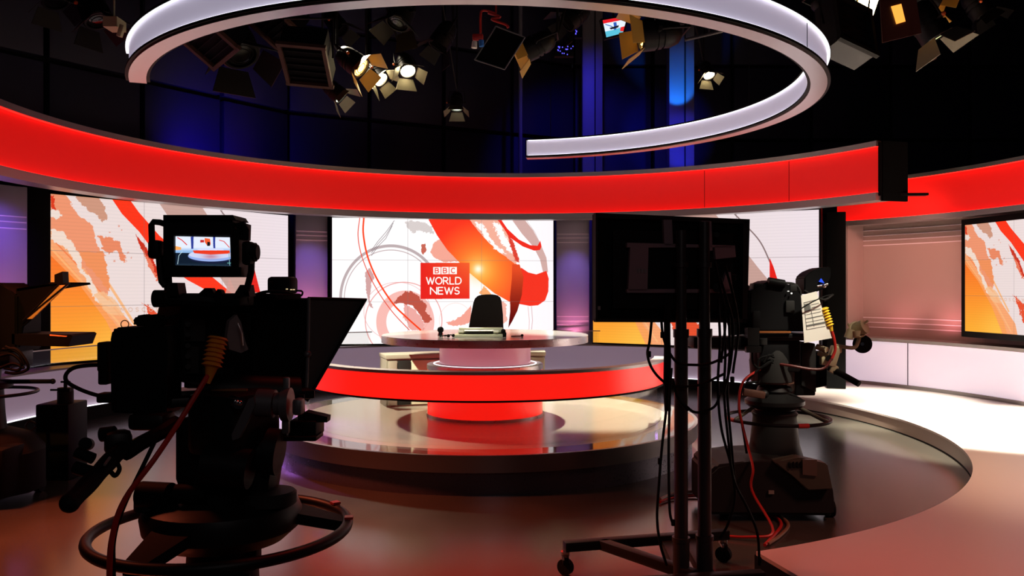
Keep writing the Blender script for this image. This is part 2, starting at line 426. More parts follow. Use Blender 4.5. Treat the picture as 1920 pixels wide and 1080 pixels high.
def side_artwork():
    c = Canvas([(98, 360), (540, 402), (540, 650), (98, 680)], 1200, 680, (238, 220, 217))
    rgt = np.clip((c.X-250)/290, 0, 1)[..., None]
    c.I = c.I*(1-rgt)+rgt*np.array((240, 226, 232))/255.
    # orange field, lower left
    t = np.clip((c.Y-430)/240, 0, 1)[..., None]; glow = np.exp(-((c.X-235)**2+(c.Y-668)**2)/70**2)[..., None]
    oc = np.array((250, 104, 38))*(1-t)+np.array((255, 172, 52))*t; oc = oc*(1-.5*glow)+np.array((255, 214, 96))*.5*glow
    c.poly([(90, 452), (130, 492), (165, 535), (205, 590), (240, 640), (262, 700), (90, 700)], oc, warp=2)
    c.poly([(90, 418), (130, 462), (175, 520), (225, 580), (275, 640), (290, 700), (250, 700), (200, 600), (150, 530), (90, 468)], (252, 158, 96), .85)
    c.line([(98, 462), (150, 520), (220, 600), (262, 662)], 4, (255, 190, 130), .7)
    c.line([(98, 442), (160, 508), (225, 588)], 2.5, (246, 120, 66), .8)
    c.line([(160, 470), (205, 530), (255, 610)], 5, (252, 176, 110), .8)
    # land masses
    c.poly([(90, 385), (98, 358), (124, 360), (138, 384), (152, 402), (170, 412), (178, 436), (184, 458), (200, 478), (178, 486), (188, 508), (206, 540), (200, 552), (172, 524), (152, 488), (134, 450), (112, 430), (90, 424)], (240, 150, 112), warp=5, ws=16)
    c.poly([(98, 388), (112, 392), (120, 402), (108, 408), (98, 402)], (240, 222, 212), warp=4, ws=9, seed=4)
    c.poly([(99, 428), (122, 430), (134, 448), (150, 472), (158, 500), (170, 520), (190, 552), (222, 571), (205, 574), (184, 566), (170, 540), (150, 498), (128, 466), (99, 446)], (243, 220, 205), warp=5, ws=12, seed=9)
    c.poly([(140, 360), (186, 363), (198, 386), (203, 408), (192, 414), (182, 396), (168, 392), (152, 378)], (208, 152, 128), warp=5, ws=12, seed=11)
    c.poly([(186, 440), (214, 446), (226, 452), (232, 468), (239, 492), (228, 486), (220, 470), (204, 474), (194, 462)], (236, 138, 100), warp=6, ws=10, seed=13)
    c.poly([(98, 362), (104, 366), (106, 392), (100, 388)], (222, 60, 30), warp=5, ws=6, seed=2)
    c.poly([(150, 470), (196, 470), (206, 520), (204, 545), (188, 520), (168, 500)], (242, 146, 92), warp=5, ws=14, seed=23)
    c.poly([(176, 548), (196, 545), (216, 560), (224, 572), (236, 590), (214, 590), (196, 580)], (248, 190, 140), .8, warp=5, ws=9, seed=24)
    for x, y, q in ((222, 420, 3), (228, 428, 2), (206, 432, 2), (240, 470, 3), (246, 480, 2), (214, 486, 3)): c.poly([(x, y), (x+q, y-1), (x+q+1, y+q), (x, y+q)], (226, 150, 130), .8, warp=2, ws=4, seed=x)
    # pink grey band, red band
    c.poly([(298, 376), (378, 384), (412, 436), (452, 500), (492, 560), (500, 600), (440, 560), (400, 500), (340, 440)], (200, 160, 150))
    c.poly([(205, 360), (238, 362), (262, 396), (300, 440), (350, 486), (400, 520), (440, 554), (410, 556), (352, 524), (300, 484), (262, 432), (230, 398)], (255, 54, 24))
    c.poly([(255, 436), (268, 452), (286, 480), (302, 520), (296, 524), (280, 492), (264, 462)], (206, 48, 26), warp=3, ws=9)
    c.poly([(268, 466), (284, 486), (300, 530), (292, 520), (278, 492)], (236, 120, 90), warp=5, ws=7)
    c.poly([(268, 566), (296, 586), (322, 600), (350, 616), (360, 700), (318, 700), (312, 660), (296, 628), (288, 600)], (232, 82, 48), warp=7, ws=12)
    c.poly([(300, 600), (312, 610), (330, 650), (338, 690), (326, 672), (312, 640)], (244, 214, 206), warp=8, ws=8, seed=21)
    c.line([(414, 392), (432, 416), (456, 452), (474, 500)], 2, (120, 96, 96), .9, True)
    c.poly([(470, 482), (476, 500), (484, 532), (488, 548), (472, 548), (470, 520)], (232, 34, 26))
    c.poly([(430, 520), (448, 560), (474, 640), (440, 660), (410, 600)], (214, 160, 150), .8)
    c.text('MOSCOW', 228, 576, 7, 6.4, 1.1, (222, 180, 158), 6.4)
    c.I *= (1-.02*(np.sin(c.V*680*.42) > .4))[..., None]
    seams(c); return c
def seams(c):
    for k in (1/3, 2/3):
        c.put(np.clip(1.4-abs(c.U-k)*c.W, 0, 1), (120, 110, 112), .6); c.put(np.clip(1.4-abs(c.V-k)*c.H, 0, 1), (120, 110, 112), .6)
def centre_artwork():
    c = Canvas([(70, 58), (1435, 78), (1435, 835), (70, 842)], 1280, 720, (253, 249, 249))
    c.put(np.clip((c.X-1150)/300, 0, 1), (246, 236, 242), .6)
    c.poly([(520, 85), (560, 75), (640, 90), (690, 110), (700, 160), (660, 150), (600, 130), (560, 160)], (212, 202, 200), warp=20, ws=50)
    c.ring(430, 560, 308, 326, 17, (186, 170, 172), 1, -180, -28); c.ring(430, 560, 285, 300, 5, (190, 170, 172), 1, -180, -30)
    for o in (0, 16, 32): c.line([(452-o*.4, 78+o), (400, 150+o*1.2), (352, 205+o), (312, 262+o)], 3.5, (110, 100, 106), .75)
    c.ring(510, 700, 236, 240, 6, (232, 156, 152), .9); c.ring(470, 640, 205, 180, 4, (222, 150, 150), .6)
    c.ring(520, 705, 148, 160, 62, (240, 168, 158), .8); c.ring(830, 700, 100, 110, 3, (235, 190, 180), .6)
    c.poly([(275, 400), (302, 368), (332, 430), (312, 470), (300, 560), (322, 620), (300, 610), (280, 520)], (206, 160, 158), warp=8, ws=30)
    c.poly([(440, 600), (470, 560), (540, 512), (600, 545), (648, 600), (642, 640), (690, 690), (640, 720), (620, 668), (560, 606), (480, 588)], (186, 82, 66), warp=12, ws=26)
    c.poly([(520, 600), (590, 640), (630, 700), (640, 760), (560, 760), (500, 680)], (226, 130, 120), .7, warp=14, ws=30)
    c.poly([(770, 712), (830, 694), (884, 655), (925, 600), (930, 700), (890, 724), (840, 732), (790, 728)], (240, 160, 144), warp=9, ws=20)
    c.poly([(975, 530), (1005, 486), (1050, 530), (1060, 560)], (248, 170, 110), warp=8, ws=20)
    c.poly([(1100, 560), (1140, 600), (1150, 700), (1110, 740), (1090, 650)], (240, 176, 160), warp=12, ws=22)
    c.poly([(672, 276), (700, 210), (745, 186), (790, 262), (850, 330), (760, 336), (700, 310)], (240, 164, 146), warp=7, ws=24)
    c.poly([(622, 225), (644, 222), (650, 262), (630, 290), (616, 270)], (196, 100, 84), warp=6, ws=12)
    # flowing red lines
    c.line([(265, 58), (261, 150), (280, 270), (316, 376), (370, 482), (450, 600), (530, 680), (614, 756)], 10, (250, 66, 26), 1, True)
    c.line([(240, 58), (229, 170), (250, 290), (300, 420), (370, 545), (450, 655), (544, 756)], 5, (228, 72, 54), 1, True)
    # grey-pink ribbon and red loop, upper right
    c.poly([(1180, 76), (1262, 80), (1310, 140), (1356, 226), (1392, 310), (1402, 400), (1374, 412), (1352, 320), (1310, 240), (1240, 160)], (206, 168, 162))
    c.poly([(1088, 72), (1112, 74), (1150, 130), (1220, 196), (1290, 232), (1338, 236), (1354, 204), (1362, 240), (1352, 262), (1316, 266), (1246, 240), (1160, 180), (1112, 120)], (236, 44, 30))
    c.line([(1270, 80), (1320, 150), (1350, 215)], 2.5, (190, 170, 172), .8)
    # big ribbon
    fl = np.hypot(c.X-985, c.Y-395)
    t = np.clip(fl/330, 0, 1)[..., None]
    rib = np.array((255, 168, 54))*(1-t)+np.array((246, 52, 30))*t
    c.poly([(1236, 372), (1280, 402), (1330, 414), (1392, 392), (1406, 440), (1404, 520), (1384, 576), (1340, 606), (1290, 610), (1225, 598), (1180, 560)], np.array((240, 50, 32)))
    c.poly([(660, 66), (920, 72), (968, 140), (1040, 220), (1130, 290), (1200, 340), (1240, 400), (1246, 500), (1220, 600), (1160, 582), (1070, 530), (985, 462), (912, 400), (850, 334), (780, 262), (716, 170)], rib)
    c.poly([(915, 72), (1088, 72), (1130, 130), (1180, 210), (1226, 320), (1198, 350), (1110, 280), (1020, 196), (960, 130)], (240, 172, 150), warp=3, ws=20)
    for sd, pp in ((31, [(950, 90), (1000, 100), (1040, 180), (1090, 240), (1150, 290), (1090, 270), (1010, 180)]), (32, [(1060, 80), (1110, 110), (1150, 190), (1200, 290), (1160, 280), (1110, 210), (1080, 150)])):
        c.poly(pp, (253, 246, 244), warp=16, ws=20, seed=sd)
    c.poly([(1150, 150), (1180, 200), (1215, 290), (1222, 345), (1196, 320), (1170, 240)], (214, 50, 34), .9, warp=12, ws=12, seed=40)
    bl = np.clip((c.Y-380)/320, 0, 1)[..., None]
    c.poly([(1180, 350), (1226, 352), (1250, 430), (1240, 540), (1212, 640), (1180, 705), (1156, 745), (1168, 640), (1166, 560), (1178, 440)], np.array((226, 74, 34))*(1-bl)+np.array((92, 8, 8))*bl)
    c.line([(1278, 612), (1286, 700), (1284, 760)], 3, (222, 176, 176)); c.line([(1300, 612), (1306, 700), (1300, 760)], 4, (214, 176, 180))
    g_ = np.exp(-(fl/120)**2); d = np.hypot(c.X-970, c.Y-380)
    c.put(np.exp(-(d/70)**2), (255, 200, 110), .75); c.put(np.exp(-(d/26)**2), (255, 250, 225), 1.)
    # channel block
    rx = np.clip((c.X-615)/300, 0, 1)[..., None]*np.clip(1-(c.Y-340)/260, 0, 1)[..., None]
    c.poly([(614, 340), (916, 340), (916, 564), (614, 564)], np.array((228, 34, 28))*(1-rx)+np.array((240, 96, 46))*rx)
    for i, ch in enumerate('BBC'):
        x = 692+i*50; c.poly([(x, 366), (x+46, 366), (x+46, 411), (x, 411)], (254, 246, 240)); c.text(ch, x+12, 374, 29, 22, 5.2, (232, 60, 44))
    c.text('WORLD', 651, 431, 41, 34, 7.2, (255, 250, 246), 9.5)
    c.text('NEWS', 675, 493, 41, 37, 7.2, (255, 250, 246), 9.5)
    seams(c); return c
def finder_artwork():
    c = Canvas([(316, 222), (690, 230), (690, 434), (310, 428)], 420, 230, (228, 236, 252))
    c.put(np.clip((c.Y-300)/30, 0, 1), (120, 170, 225), .8); c.poly([(300, 340), (700, 340), (700, 440), (300, 440)], (18, 30, 46))
    c.put(np.clip((c.Y-410)/30, 0, 1), (60, 90, 110), .5)
    c.poly([(424, 225), (444, 225), (444, 310), (430, 312)], (44, 60, 150)); c.poly([(576, 225), (592, 225), (592, 308), (580, 308)], (44, 60, 150))
    c.line([(335, 232), (365, 250), (398, 282)], 6, (226, 50, 50)); c.line([(620, 250), (650, 258), (684, 300)], 5, (226, 60, 50))
    c.poly([(316, 290), (360, 300), (360, 318), (316, 320)], (250, 170, 90)); c.poly([(520, 235), (556, 240), (562, 280), (540, 290), (520, 262)], (246, 96, 50))
    c.poly([(490, 248), (516, 248), (516, 266), (490, 266)], (200, 40, 40)); c.poly([(538, 262), (556, 262), (558, 290), (538, 290)], (20, 20, 24))
    for cx, cy, rx, ry, cc in ((560, 372, 155, 44, (24, 30, 60)), (560, 362, 155, 40, (150, 176, 236)), (560, 352, 150, 30, (206, 214, 244)), (560, 316, 90, 10, (214, 220, 250))):
        c.put(np.clip((1-np.hypot((c.X-cx)/rx, (c.Y-cy)/ry))*30, 0, 1), cc)
    c.poly([(440, 322), (686, 322), (686, 344), (560, 352), (450, 342)], (236, 60, 34))
    c.put(np.exp(-(((c.X-560)/50)**2+((c.Y-366)/16)**2)), (190, 110, 130), .7)
    c.line([(336, 420), (344, 360), (368, 330)], 4, (190, 220, 230)); c.line([(680, 340), (682, 428)], 4, (130, 180, 190)); c.line([(668, 412), (692, 412)], 4, (120, 200, 190))
    return c
def display_mat(name, im, s=1.):
    m = bpy.data.materials.new(name); m.use_nodes = True; nt = m.node_tree; nt.nodes.clear()
    out = nt.nodes.new('ShaderNodeOutputMaterial'); e = nt.nodes.new('ShaderNodeEmission'); t = nt.nodes.new('ShaderNodeTexImage'); t.image = im
    gl = nt.nodes.new('ShaderNodeBsdfGlossy'); gl.inputs['Roughness'].default_value = .35; gl.inputs[0].default_value = (.02, .02, .02, 1)
    ad = nt.nodes.new('ShaderNodeAddShader')
    e.inputs[1].default_value = s; nt.links.new(t.outputs[0], e.inputs[0]); nt.links.new(e.outputs[0], ad.inputs[0]); nt.links.new(gl.outputs[0], ad.inputs[1])
    nt.links.new(ad.outputs[0], out.inputs[0]); return m
side_im = side_artwork().image('side_artwork'); centre_im = centre_artwork().image('centre_artwork'); finder_im = finder_artwork().image('finder_artwork')
side_dm = display_mat('side_display', side_im, 1.0); centre_dm = display_mat('centre_display', centre_im, 1.08); finder_dm = display_mat('finder_display', finder_im, 1.05)

def quad_obj(name, corners, m, parent):
    """display face TL TR BR BL with its own UVs"""
    base = ROOTLOC[parent.name]; me = bpy.data.meshes.new(name)
    me.from_pydata([Vector(c)-base for c in corners], [], [(3, 2, 1, 0)])
    uv = me.uv_layers.new(name='uv')
    for li, co in zip(range(4), ((0, 0), (1, 0), (1, 1), (0, 1))): uv.data[li].uv = co
    me.materials.append(m); o = bpy.data.objects.new(name, me); sc.collection.objects.link(o); o.parent = parent; ROOTLOC[o.name] = base
    return o
def video_wall(a, b, z0, z1, dm, label, group=None, frame=.025, th=.12, cat='screen', name='video_wall'):
    a = Vector(a); b = Vector(b); d = (b-a).normalized(); n = Vector((d.y, -d.x)); rz = math.atan2(d.y, d.x); L = (b-a).length; c = (a+b)/2
    t = thing(name, (c.x, c.y, z0-frame), label, cat, group)
    g = G(); g.box((c.x-n.x*th/2, c.y-n.y*th/2, (z0+z1)/2), (L+2*frame, th, z1-z0+2*frame), rz, bev=.006); obj('casing', g, black, t)
    f = n*.004
    quad_obj('display', [(a.x+f.x, a.y+f.y, z1), (b.x+f.x, b.y+f.y, z1), (b.x+f.x, b.y+f.y, z0), (a.x+f.x, a.y+f.y, z0)], dm, t)
    return t
LEDGE = .64; SZ0 = .156; ZT = 2.585
video_wall((-5.22, 9.35), (-3.30, 12.17), LEDGE+.03, ZT, side_dm, 'left video wall with orange and white globe artwork behind the near camera', 'video walls of the curved set')
video_wall((-2.72, 12.50), (.65, 13.02), LEDGE+.03, ZT, centre_dm, 'centre video wall with the red WORLD NEWS block and orange ribbon', 'video walls of the curved set')
video_wall((1.27, 12.93), (4.17, 11.23), LEDGE+.03, ZT, side_dm, 'right video wall mostly hidden behind the black monitor on its stand', 'video walls of the curved set')

# ------------------------------------------------------------------ curved set wall: dado, ledge, glass upstand, light panels
SW = (0, 7.96)                                            # centre of the curved set
t = thing('curved_plinth', (0, 13.1, 0), 'long curved lilac plinth running under the three video walls', 'plinth')
A0, A1 = 47, 199
g = G(); g.rect_arc(SW, 5.10, 5.16, .17, LEDGE-.02, A0, A1, 110); obj('front_panel', g, dado_m, t)
g = G(); g.rect_arc(SW, 5.06, 5.62, LEDGE-.02, LEDGE, A0, A1, 110); obj('ledge', g, ledge_m, t, 'grey ledge along the top')
g = G(); g.rect_arc(SW, 5.14, 5.2, 0, .17, A0, A1, 110); obj('kick_strip', g, black, t, 'black recessed kick strip')
g = G(); g.rect_arc(SW, 5.145, 5.16, .135, .160, A0, A1, 110); g2 = g; obj('shadow_gap', g, black, t)
g = G(); g.rect_arc(SW, 5.045, 5.10, .155, .168, A0, A1, 110); obj('bottom_lip', g, black, t)
g = G(); g.rect_arc(SW, 5.055, 5.096, .168, .173, A0, A1, 110); obj('light_strip', g, lilac_strip, t, 'pale light strip along the foot of the front panel')
t = thing('glass_upstand', (0, 13.0, LEDGE), 'low curved glass screen standing on the plinth ledge', 'glass rail')
g = G(); g.rect_arc(SW, 5.10, 5.108, LEDGE, .845, 62, A1, 90); obj('pane', g, glass, t)
g = G(); g.rect_arc(SW, 5.094, 5.114, .845, .858, 62, A1, 90); obj('edge_trim', g, silver_dim, t, 'bright metal edge along the top of the glass')

def light_panel(a, b, z0, z1, label, m=panel_grey, lines=True, th=.10, grp=None):
    a = Vector(a); b = Vector(b); d = (b-a).normalized(); n = Vector((d.y, -d.x)); rz = math.atan2(d.y, d.x); L = (b-a).length; c = (a+b)/2
    t = thing('set_panel', (c.x, c.y, z0), label, 'panel', grp)
    g = G(); g.box((c.x-n.x*th/2, c.y-n.y*th/2, (z0+z1)/2), (L, th, z1-z0), rz, bev=.01); obj('board', g, m, t)
    if lines:
        g = G()
        for z in (z1-.33, z1-.39, z1-.46, z0+.30, z0+.36, z0+.43):
            g.box((c.x+n.x*.002, c.y+n.y*.002, z), (L*.96, .008, .012), rz)
        obj('inlay_lines', g, line_m, t, 'three pale lines near the top and three near the bottom')
    return t
light_panel((-3.22, 12.30), (-2.80, 12.56), LEDGE, 2.7, 'purple lit panel between the left and centre video walls')
light_panel((.70, 13.07), (1.22, 13.03), LEDGE, 2.7, 'purple lit panel just right of the centre video wall')
light_panel((-5.66, 8.36), (-5.285, 9.02), LEDGE, 2.62, 'purple blue lit panel at the left edge behind the far left camera')
light_panel((-5.285, 9.05), (-5.215, 9.32), LEDGE, 2.7, 'plain black upright panel left of the left video wall', cloth_black, False)
light_panel((4.27, 11.22), (4.50, 11.14), SZ0, 2.55, 'dark upright panel right of the right video wall', cloth_black, False)
# lamps hidden behind the ledge that colour the panels
PUR = (.25, .16, 1); PINK = (1, .26, .46)
lamp('SPOT', 'panel_light', (-2.75, 11.8, 2.5), (-3.0, 12.42, 1.5), 24, PUR, .04, 70, 1)
lamp('SPOT', 'panel_uplight', (-3.02, 12.12, .70), (-3.12, 12.40, 1.4), 60, PINK, .04, 120, 1)
lamp('SPOT', 'panel_light', (.95, 12.3, 2.5), (.97, 13.05, 1.6), 28, PUR, .04, 50, 1)
lamp('SPOT', 'panel_uplight', (.96, 12.80, .70), (.97, 13.05, 1.2), 14, PINK, .04, 120, 1)
lamp('SPOT', 'panel_light', (-4.95, 8.3, 2.50), (-5.5, 8.7, 1.8), 28, (.24, .12, 1), .05, 90, 1)
lamp('SPOT', 'panel_uplight', (-5.2, 8.45, .72), (-5.5, 8.6, 1.5), 44, (1, .28, .6), .05, 120, 1)

# ------------------------------------------------------------------ curved red header
def header(c, R, z0, z1, a0, a1, zt, zb, label, n, base, seam=None, es=None, face_m=red_face):
    t = thing('curved_header', (*base, zb), label, 'fascia')
    g = G(); g.rect_arc(c, R, R+.05, z0, z1, a0, a1, n); obj('lit_face', g, face_m, t)
    g = G(); g.rect_arc(c, R-.06, R+.18, z1, zt, a0, a1, n); obj('top_trim', g, silver_dim, t, 'grey metal trim above')
    g = G(); g.rect_arc(c, R-.06, R+.18, zb, z0, a0, a1, n); obj('bottom_trim', g, silver_dim, t, 'grey metal trim below')
    g = G(); g.rect_arc(c, R-.052, R-.008, z1-.005, z1-.001, a0, a1, n); g.rect_arc(c, R-.052, R-.008, z0+.001, z0+.005, a0, a1, n)
    obj('light_strip', g, red_strip, t, 'red light strips tucked behind the trims')
    g = G(); g.rect_arc(c, R+.10, R+.14, zb+.02, zt-.02, a0, a1, n); obj('back_board', g, black, t)
    if seam:
        g = G()
        for s in seam:
            g.rect_arc(c, R-.004, R+.01, z0, z1, s, s+.06, 1)
        obj('panel_joint', g, black, t)
    return t
h1 = header(SW, 4.85, 2.67, 3.225, 24.2, 196, 3.29, 2.575, 'long curved red lit header above the video walls', 150, (0, 12.8), (55, 40))
# end return and shelf at the right end of the header
ex, ey = SW[0]+4.85*math.cos(math.radians(24.2)), SW[1]+4.85*math.sin(math.radians(24.2))
g = G(); g.box((ex+.0, ey-.012, 2.95), (.03, .03, .64), math.radians(24.2)); g.box((ex+.20, ey+.05, 2.93), (.36, .04, .72), math.radians(16)); obj('end_cap', g, cloth_black, h1)
g = G(); g.box((ex+.30, ey+.10, 2.655), (.62, .10, .03), math.radians(-4)); obj('bracket_shelf', g, black, h1, 'black flat bracket sticking out at the right end')

W2 = (.76, 8.70); R2 = 5.27
red_face2 = mat('red_lit_acrylic_dim', (.60, .012, .008), .4, emit=lin(236, 22, 18), es=.62)
header(W2, R2, 2.49, 3.0, -25, 40.5, 3.05, 2.42, 'second red lit header over the niche at the right edge', 60, (6.0, 9.6), None, None, red_face2)
# niche behind it
t = thing('display_niche', (6.2, 9.8, 0), 'brown pink recessed niche below the right hand red header', 'niche')
g = G(); g.rect_arc(W2, R2+.42, R2+.48, .78, 2.46, -25, 39.0, 60); obj('back_panel', g, niche_m, t)
g = G()
for z in (2.36, 2.28, 2.21, 2.14, 1.08, 1.01, .94): g.rect_arc(W2, R2+.412, R2+.425, z, z+.012, -25, 38.6, 60)
obj('inlay_lines', g, line_m, t, 'pale horizontal lines at top and bottom')
g = G(); g.rect_arc(W2, R2-.02, R2+.46, .78, 2.44, 38.6, 39.6, 2); obj('side_panel', g, niche_m, t)
g = G(); g.rect_arc(W2, R2-.02, R2+.46, .77, .815, -25, 39.6, 60); obj('sill', g, ledge_m, t)
g = G(); g.rect_arc(W2, R2, R2+.05, .20, .77, -25, 39.6, 60); obj('lower_panel', g, dado2_m, t, 'pale lilac glowing panel under the sill')
g = G(); g.rect_arc(W2, R2-.012, R2, .20, .77, 28.7, 28.76, 1); obj('panel_joint', g, dark_grey, t)
g = G(); g.rect_arc(W2, R2-.02, R2+.02, .155, .20, -25, 39.6, 60); obj('base_trim', g, ledge_m, t)
g = G(); g.rect_arc(W2, R2-.03, R2+.55, 0, 2.5, 39.8, 43.5, 4); obj('end_post', g, cloth_black, t, 'black end of the niche wall')
def on_r(px, r, c=W2):
    k = (px-960)/F; a = 1+k*k; b = -2*(k*c[0]+c[1]); cc = c[0]**2+c[1]**2-r*r; Y = (-b+math.sqrt(b*b-4*a*cc))/(2*a); return (k*Y, Y)
a_ = on_r(1810, R2+.02); d_ = Vector((.17, -.985)); b_ = (a_[0]+d_.x*2.42, a_[1]+d_.y*2.42)
za, zb = .975, 2.316
nv = video_wall(a_, b_, za, zb, side_dm, 'black framed screen with orange artwork cut off by the right edge', frame=.075, th=.14, name='wall_screen')
lamp('SPOT', 'niche_uplight', (5.66, 10.9, .86), (5.95, 11.4, 1.9), 16, (1, .30, .32), .06, 130, 1)
lamp('SPOT', 'niche_uplight', (5.26, 11.5, .86), (5.55, 12.0, 1.9), 10, (1, .30, .32), .06, 130, 1)
lamp('SPOT', 'niche_wash', (4.6, 10.2, 2.9), (5.5, 11.6, 1.8), 150, (1, .42, .33), .2, 80, 1)

# ------------------------------------------------------------------ right hand stage with the round cut-out
SC = (-.43, 8.43); SR = 4.48; SZ = .155
def stage_outline():
    pts = []
    a0 = math.degrees(math.atan2(4.32-SC[1], 1.25-SC[0])); a1 = math.degrees(math.atan2(10.60-SC[1], 3.50-SC[0]))
    for i in range(61):
        t = math.radians(a0+(a1-a0)*i/60); pts.append((SC[0]+SR*math.cos(t), SC[1]+SR*math.sin(t)))
    k = len(pts)
    for a in range(39, -26, -3): pts.append((W2[0]+(R2-.02)*math.cos(math.radians(a)), W2[1]+(R2-.02)*math.sin(math.radians(a))))
    pts += [(5.2, 4.6), (4.2, 3.0), (3.0, 2.2), (1.75, 2.35)]
    return pts, k
pts, k = stage_outline()
t = thing('raised_stage', (3.9, 6.0, 0), 'low pale stage with a round cut-out on the right side', 'stage')
g = G(); A = [g._v((x, y, SZ-.02)) for x, y in pts]; B = [g._v((x, y, SZ)) for x, y in pts]
g.face(A[::-1]); g.face(B)
for i in range(len(pts)): j = (i+1) % len(pts); g.face([A[i], A[j], B[j], B[i]])
bmesh.ops.triangulate(g.bm, faces=[f for f in g.bm.faces if len(f.verts) > 4])
obj('stage_top', g, stage_m, t)
g = G()
a0 = math.degrees(math.atan2(4.32-SC[1], 1.25-SC[0])); a1 = math.degrees(math.atan2(10.60-SC[1], 3.50-SC[0]))
g.rect_arc(SC, SR+.01, SR+.05, .012, SZ-.02, a0, a1, 60); obj('riser', g, riser_m, t, 'copper coloured curved riser')
g = G(); g.rect_arc(SC, SR+.012, SR+.06, 0, .012, a0, a1, 60); obj('base_strip', g, black, t)
g = G(); q = [pts[-1], (1.255, 4.30)]
d = Vector(q[1])-Vector(q[0]); m_ = (Vector(q[0])+Vector(q[1]))/2; g.box((m_.x+.02, m_.y, (SZ-.02)/2), (d.length, .03, SZ-.021), math.atan2(d.y, d.x)); obj('front_riser', g, black, t)
g = G()
for z in ((2.3, 3.6, 5.6, 4.3), (3.6, 5.6, 5.9, 6.6)):
    a = Vector(z[:2]); b = Vector(z[2:]); d = b-a; m_ = (a+b)/2; g.box((m_.x, m_.y, SZ), (d.length, .004, .002), math.atan2(d.y, d.x))
obj('floor_joint', g, ledge_m, t)

# ------------------------------------------------------------------ round platform and desk
PC = (-.26, 8.0); PR = 2.01; PZ = .302
t = thing('round_platform', (PC[0], PC[1], 0), 'glossy round platform carrying the news desk', 'platform')
g = G(); g.rect_arc(PC, 1.76, PR-.03, PZ-.02, PZ, 0, 360, 128); obj('border_ring', g, plat_m, t, 'mirror glossy border outside the glass')
g = G(); g.lathe(PC, [(1.758, PZ-.02), (1.758, PZ), (.001, PZ)], 128); obj('floor_disc', g, mat('beige_platform_floor', (.52, .47, .40), .20, spec=.34, bscale=5), t, 'satin beige floor')
g = G(); g.rect_arc(PC, PR-.03, PR, PZ-.125, PZ+.002, 0, 360, 128); obj('rim', g, mat('dim_rim_metal', (.20, .18, .175), .34, .9), t, 'brushed metal rim')
g = G(); g.lathe(PC, [(PR-.05, .0), (PR-.06, PZ-.12)], 128); obj('skirt', g, mat('dark_gloss_skirt', (.09, .08, .10), .28, .6), t, 'dark glossy skirt')

t = thing('news_desk', (PC[0], PC[1], PZ), 'round presenter desk with pink white drum on the platform', 'desk')
DZ = 1.073
g = G(); g.rect_arc(PC, .001, .992, DZ-.068, DZ-.004, 0, 360, 96); obj('top_edge', g, silver, t, 'thick brushed metal edge')
g = G(); g.lathe(PC, [(.985, DZ-.01), (.985, DZ), (.001, DZ+.0005)], 96); obj('table_top', g, desk_top_m, t)
g = G(); g.lathe(PC, [(.44, .80), (.44, DZ-.068)], 72); obj('drum', g, drum_white, t, 'pinkish white drum')
g = G(); g.lathe(PC, [(.56, .745), (.56, .79), (.55, .795), (.40, .795)], 72); obj('collar', g, silver, t)
g = G(); g.rect_arc(PC, .487, .50, .795, .799, 0, 360, 72); obj('light_ring', g, white_glow, t, 'thin white glowing ring')
g = G(); g.lathe(PC, [(.555, .325), (.555, .745)], 72); obj('column', g, red_bright, t, 'red lit column')
g = G(); g.lathe(PC, [(.565, PZ), (.565, .325)], 72); obj('foot_trim', g, silver, t)

RC = (-.26, 8.05); RR = 1.72; B0, B1 = 186, 352
t = thing('curved_counter', (RC[0], RC[1]-RR, PZ), 'curved red lit counter on clear glass in front of the desk', 'counter')
g = G(); g.rect_arc(RC, RR-.05, RR, .655, .852, B0, B1, 90); obj('red_band', g, red_bright, t)
g = G(); g.rect_arc(RC, RR-.10, RR+.012, .852, .876, B0, B1, 90); obj('top_cap', g, silver_dim, t, 'satin metal cap')
g = G(); g.rect_arc(RC, RR-.06, RR+.006, .640, .655, B0, B1, 90); obj('bottom_trim', g, black, t)
g = G(); g.rect_arc(RC, RR-.045, RR-.033, PZ, .640, B0, B1, 90); obj('glass_panel', g, glass, t)
g = G(); g.rect_arc(RC, RR-.048, RR-.028, .635, .638, 300, 350, 40); obj('light_strip', g, mat('warm_strip', (.9, .9, .8), .5, emit=(1, .95, .7), es=3), t, 'warm light strip under the right side')

# cabinets behind the drum
def cabinet(cx, cy, phi, L, D, z0, z1, label, doors):
    a = math.radians(phi); u = Vector((math.cos(a), math.sin(a))); v = Vector((-u.y, u.x)); o0 = Vector((cx, cy))
    def at(s, d): q = o0+u*s+v*d; return q
    c = at(L/2, D/2)
    t = thing('low_cabinet', (c.x, c.y, z0), label, 'cabinet')
    g = G(); g.box((c.x, c.y, z1-.02), (L, D, .04), a, bev=.003); obj('top', g, taupe, t)
    g = G(); p = at(L/2, D/2+.01); g.box((p.x, p.y, (z0+z1-.04)/2), (L-.02, D-.03, z1-.04-z0), a); obj('body', g, taupe, t)
    for s0, s1, m_ in doors:
        p = at((s0+s1)/2, .0); g = G(); g.box((p.x, p.y, (z0+z1)/2-.02), (s1-s0-.01, .02, z1-z0-.08), a, bev=.003); obj('door', g, m_, t)
    return t
cabinet(-1.285, 8.42, 20, 1.42, .36, PZ, .835, 'cream low cabinet left behind the desk drum', [(.02, .12, taupe), (.12, .26, dark_grey), (.26, .8, cream), (.8, 1.4, cream)])
cabinet(.02, 9.30, 0, .36, .32, PZ, .80, 'taupe low cabinet showing right of the desk drum', [(.01, .35, taupe)])

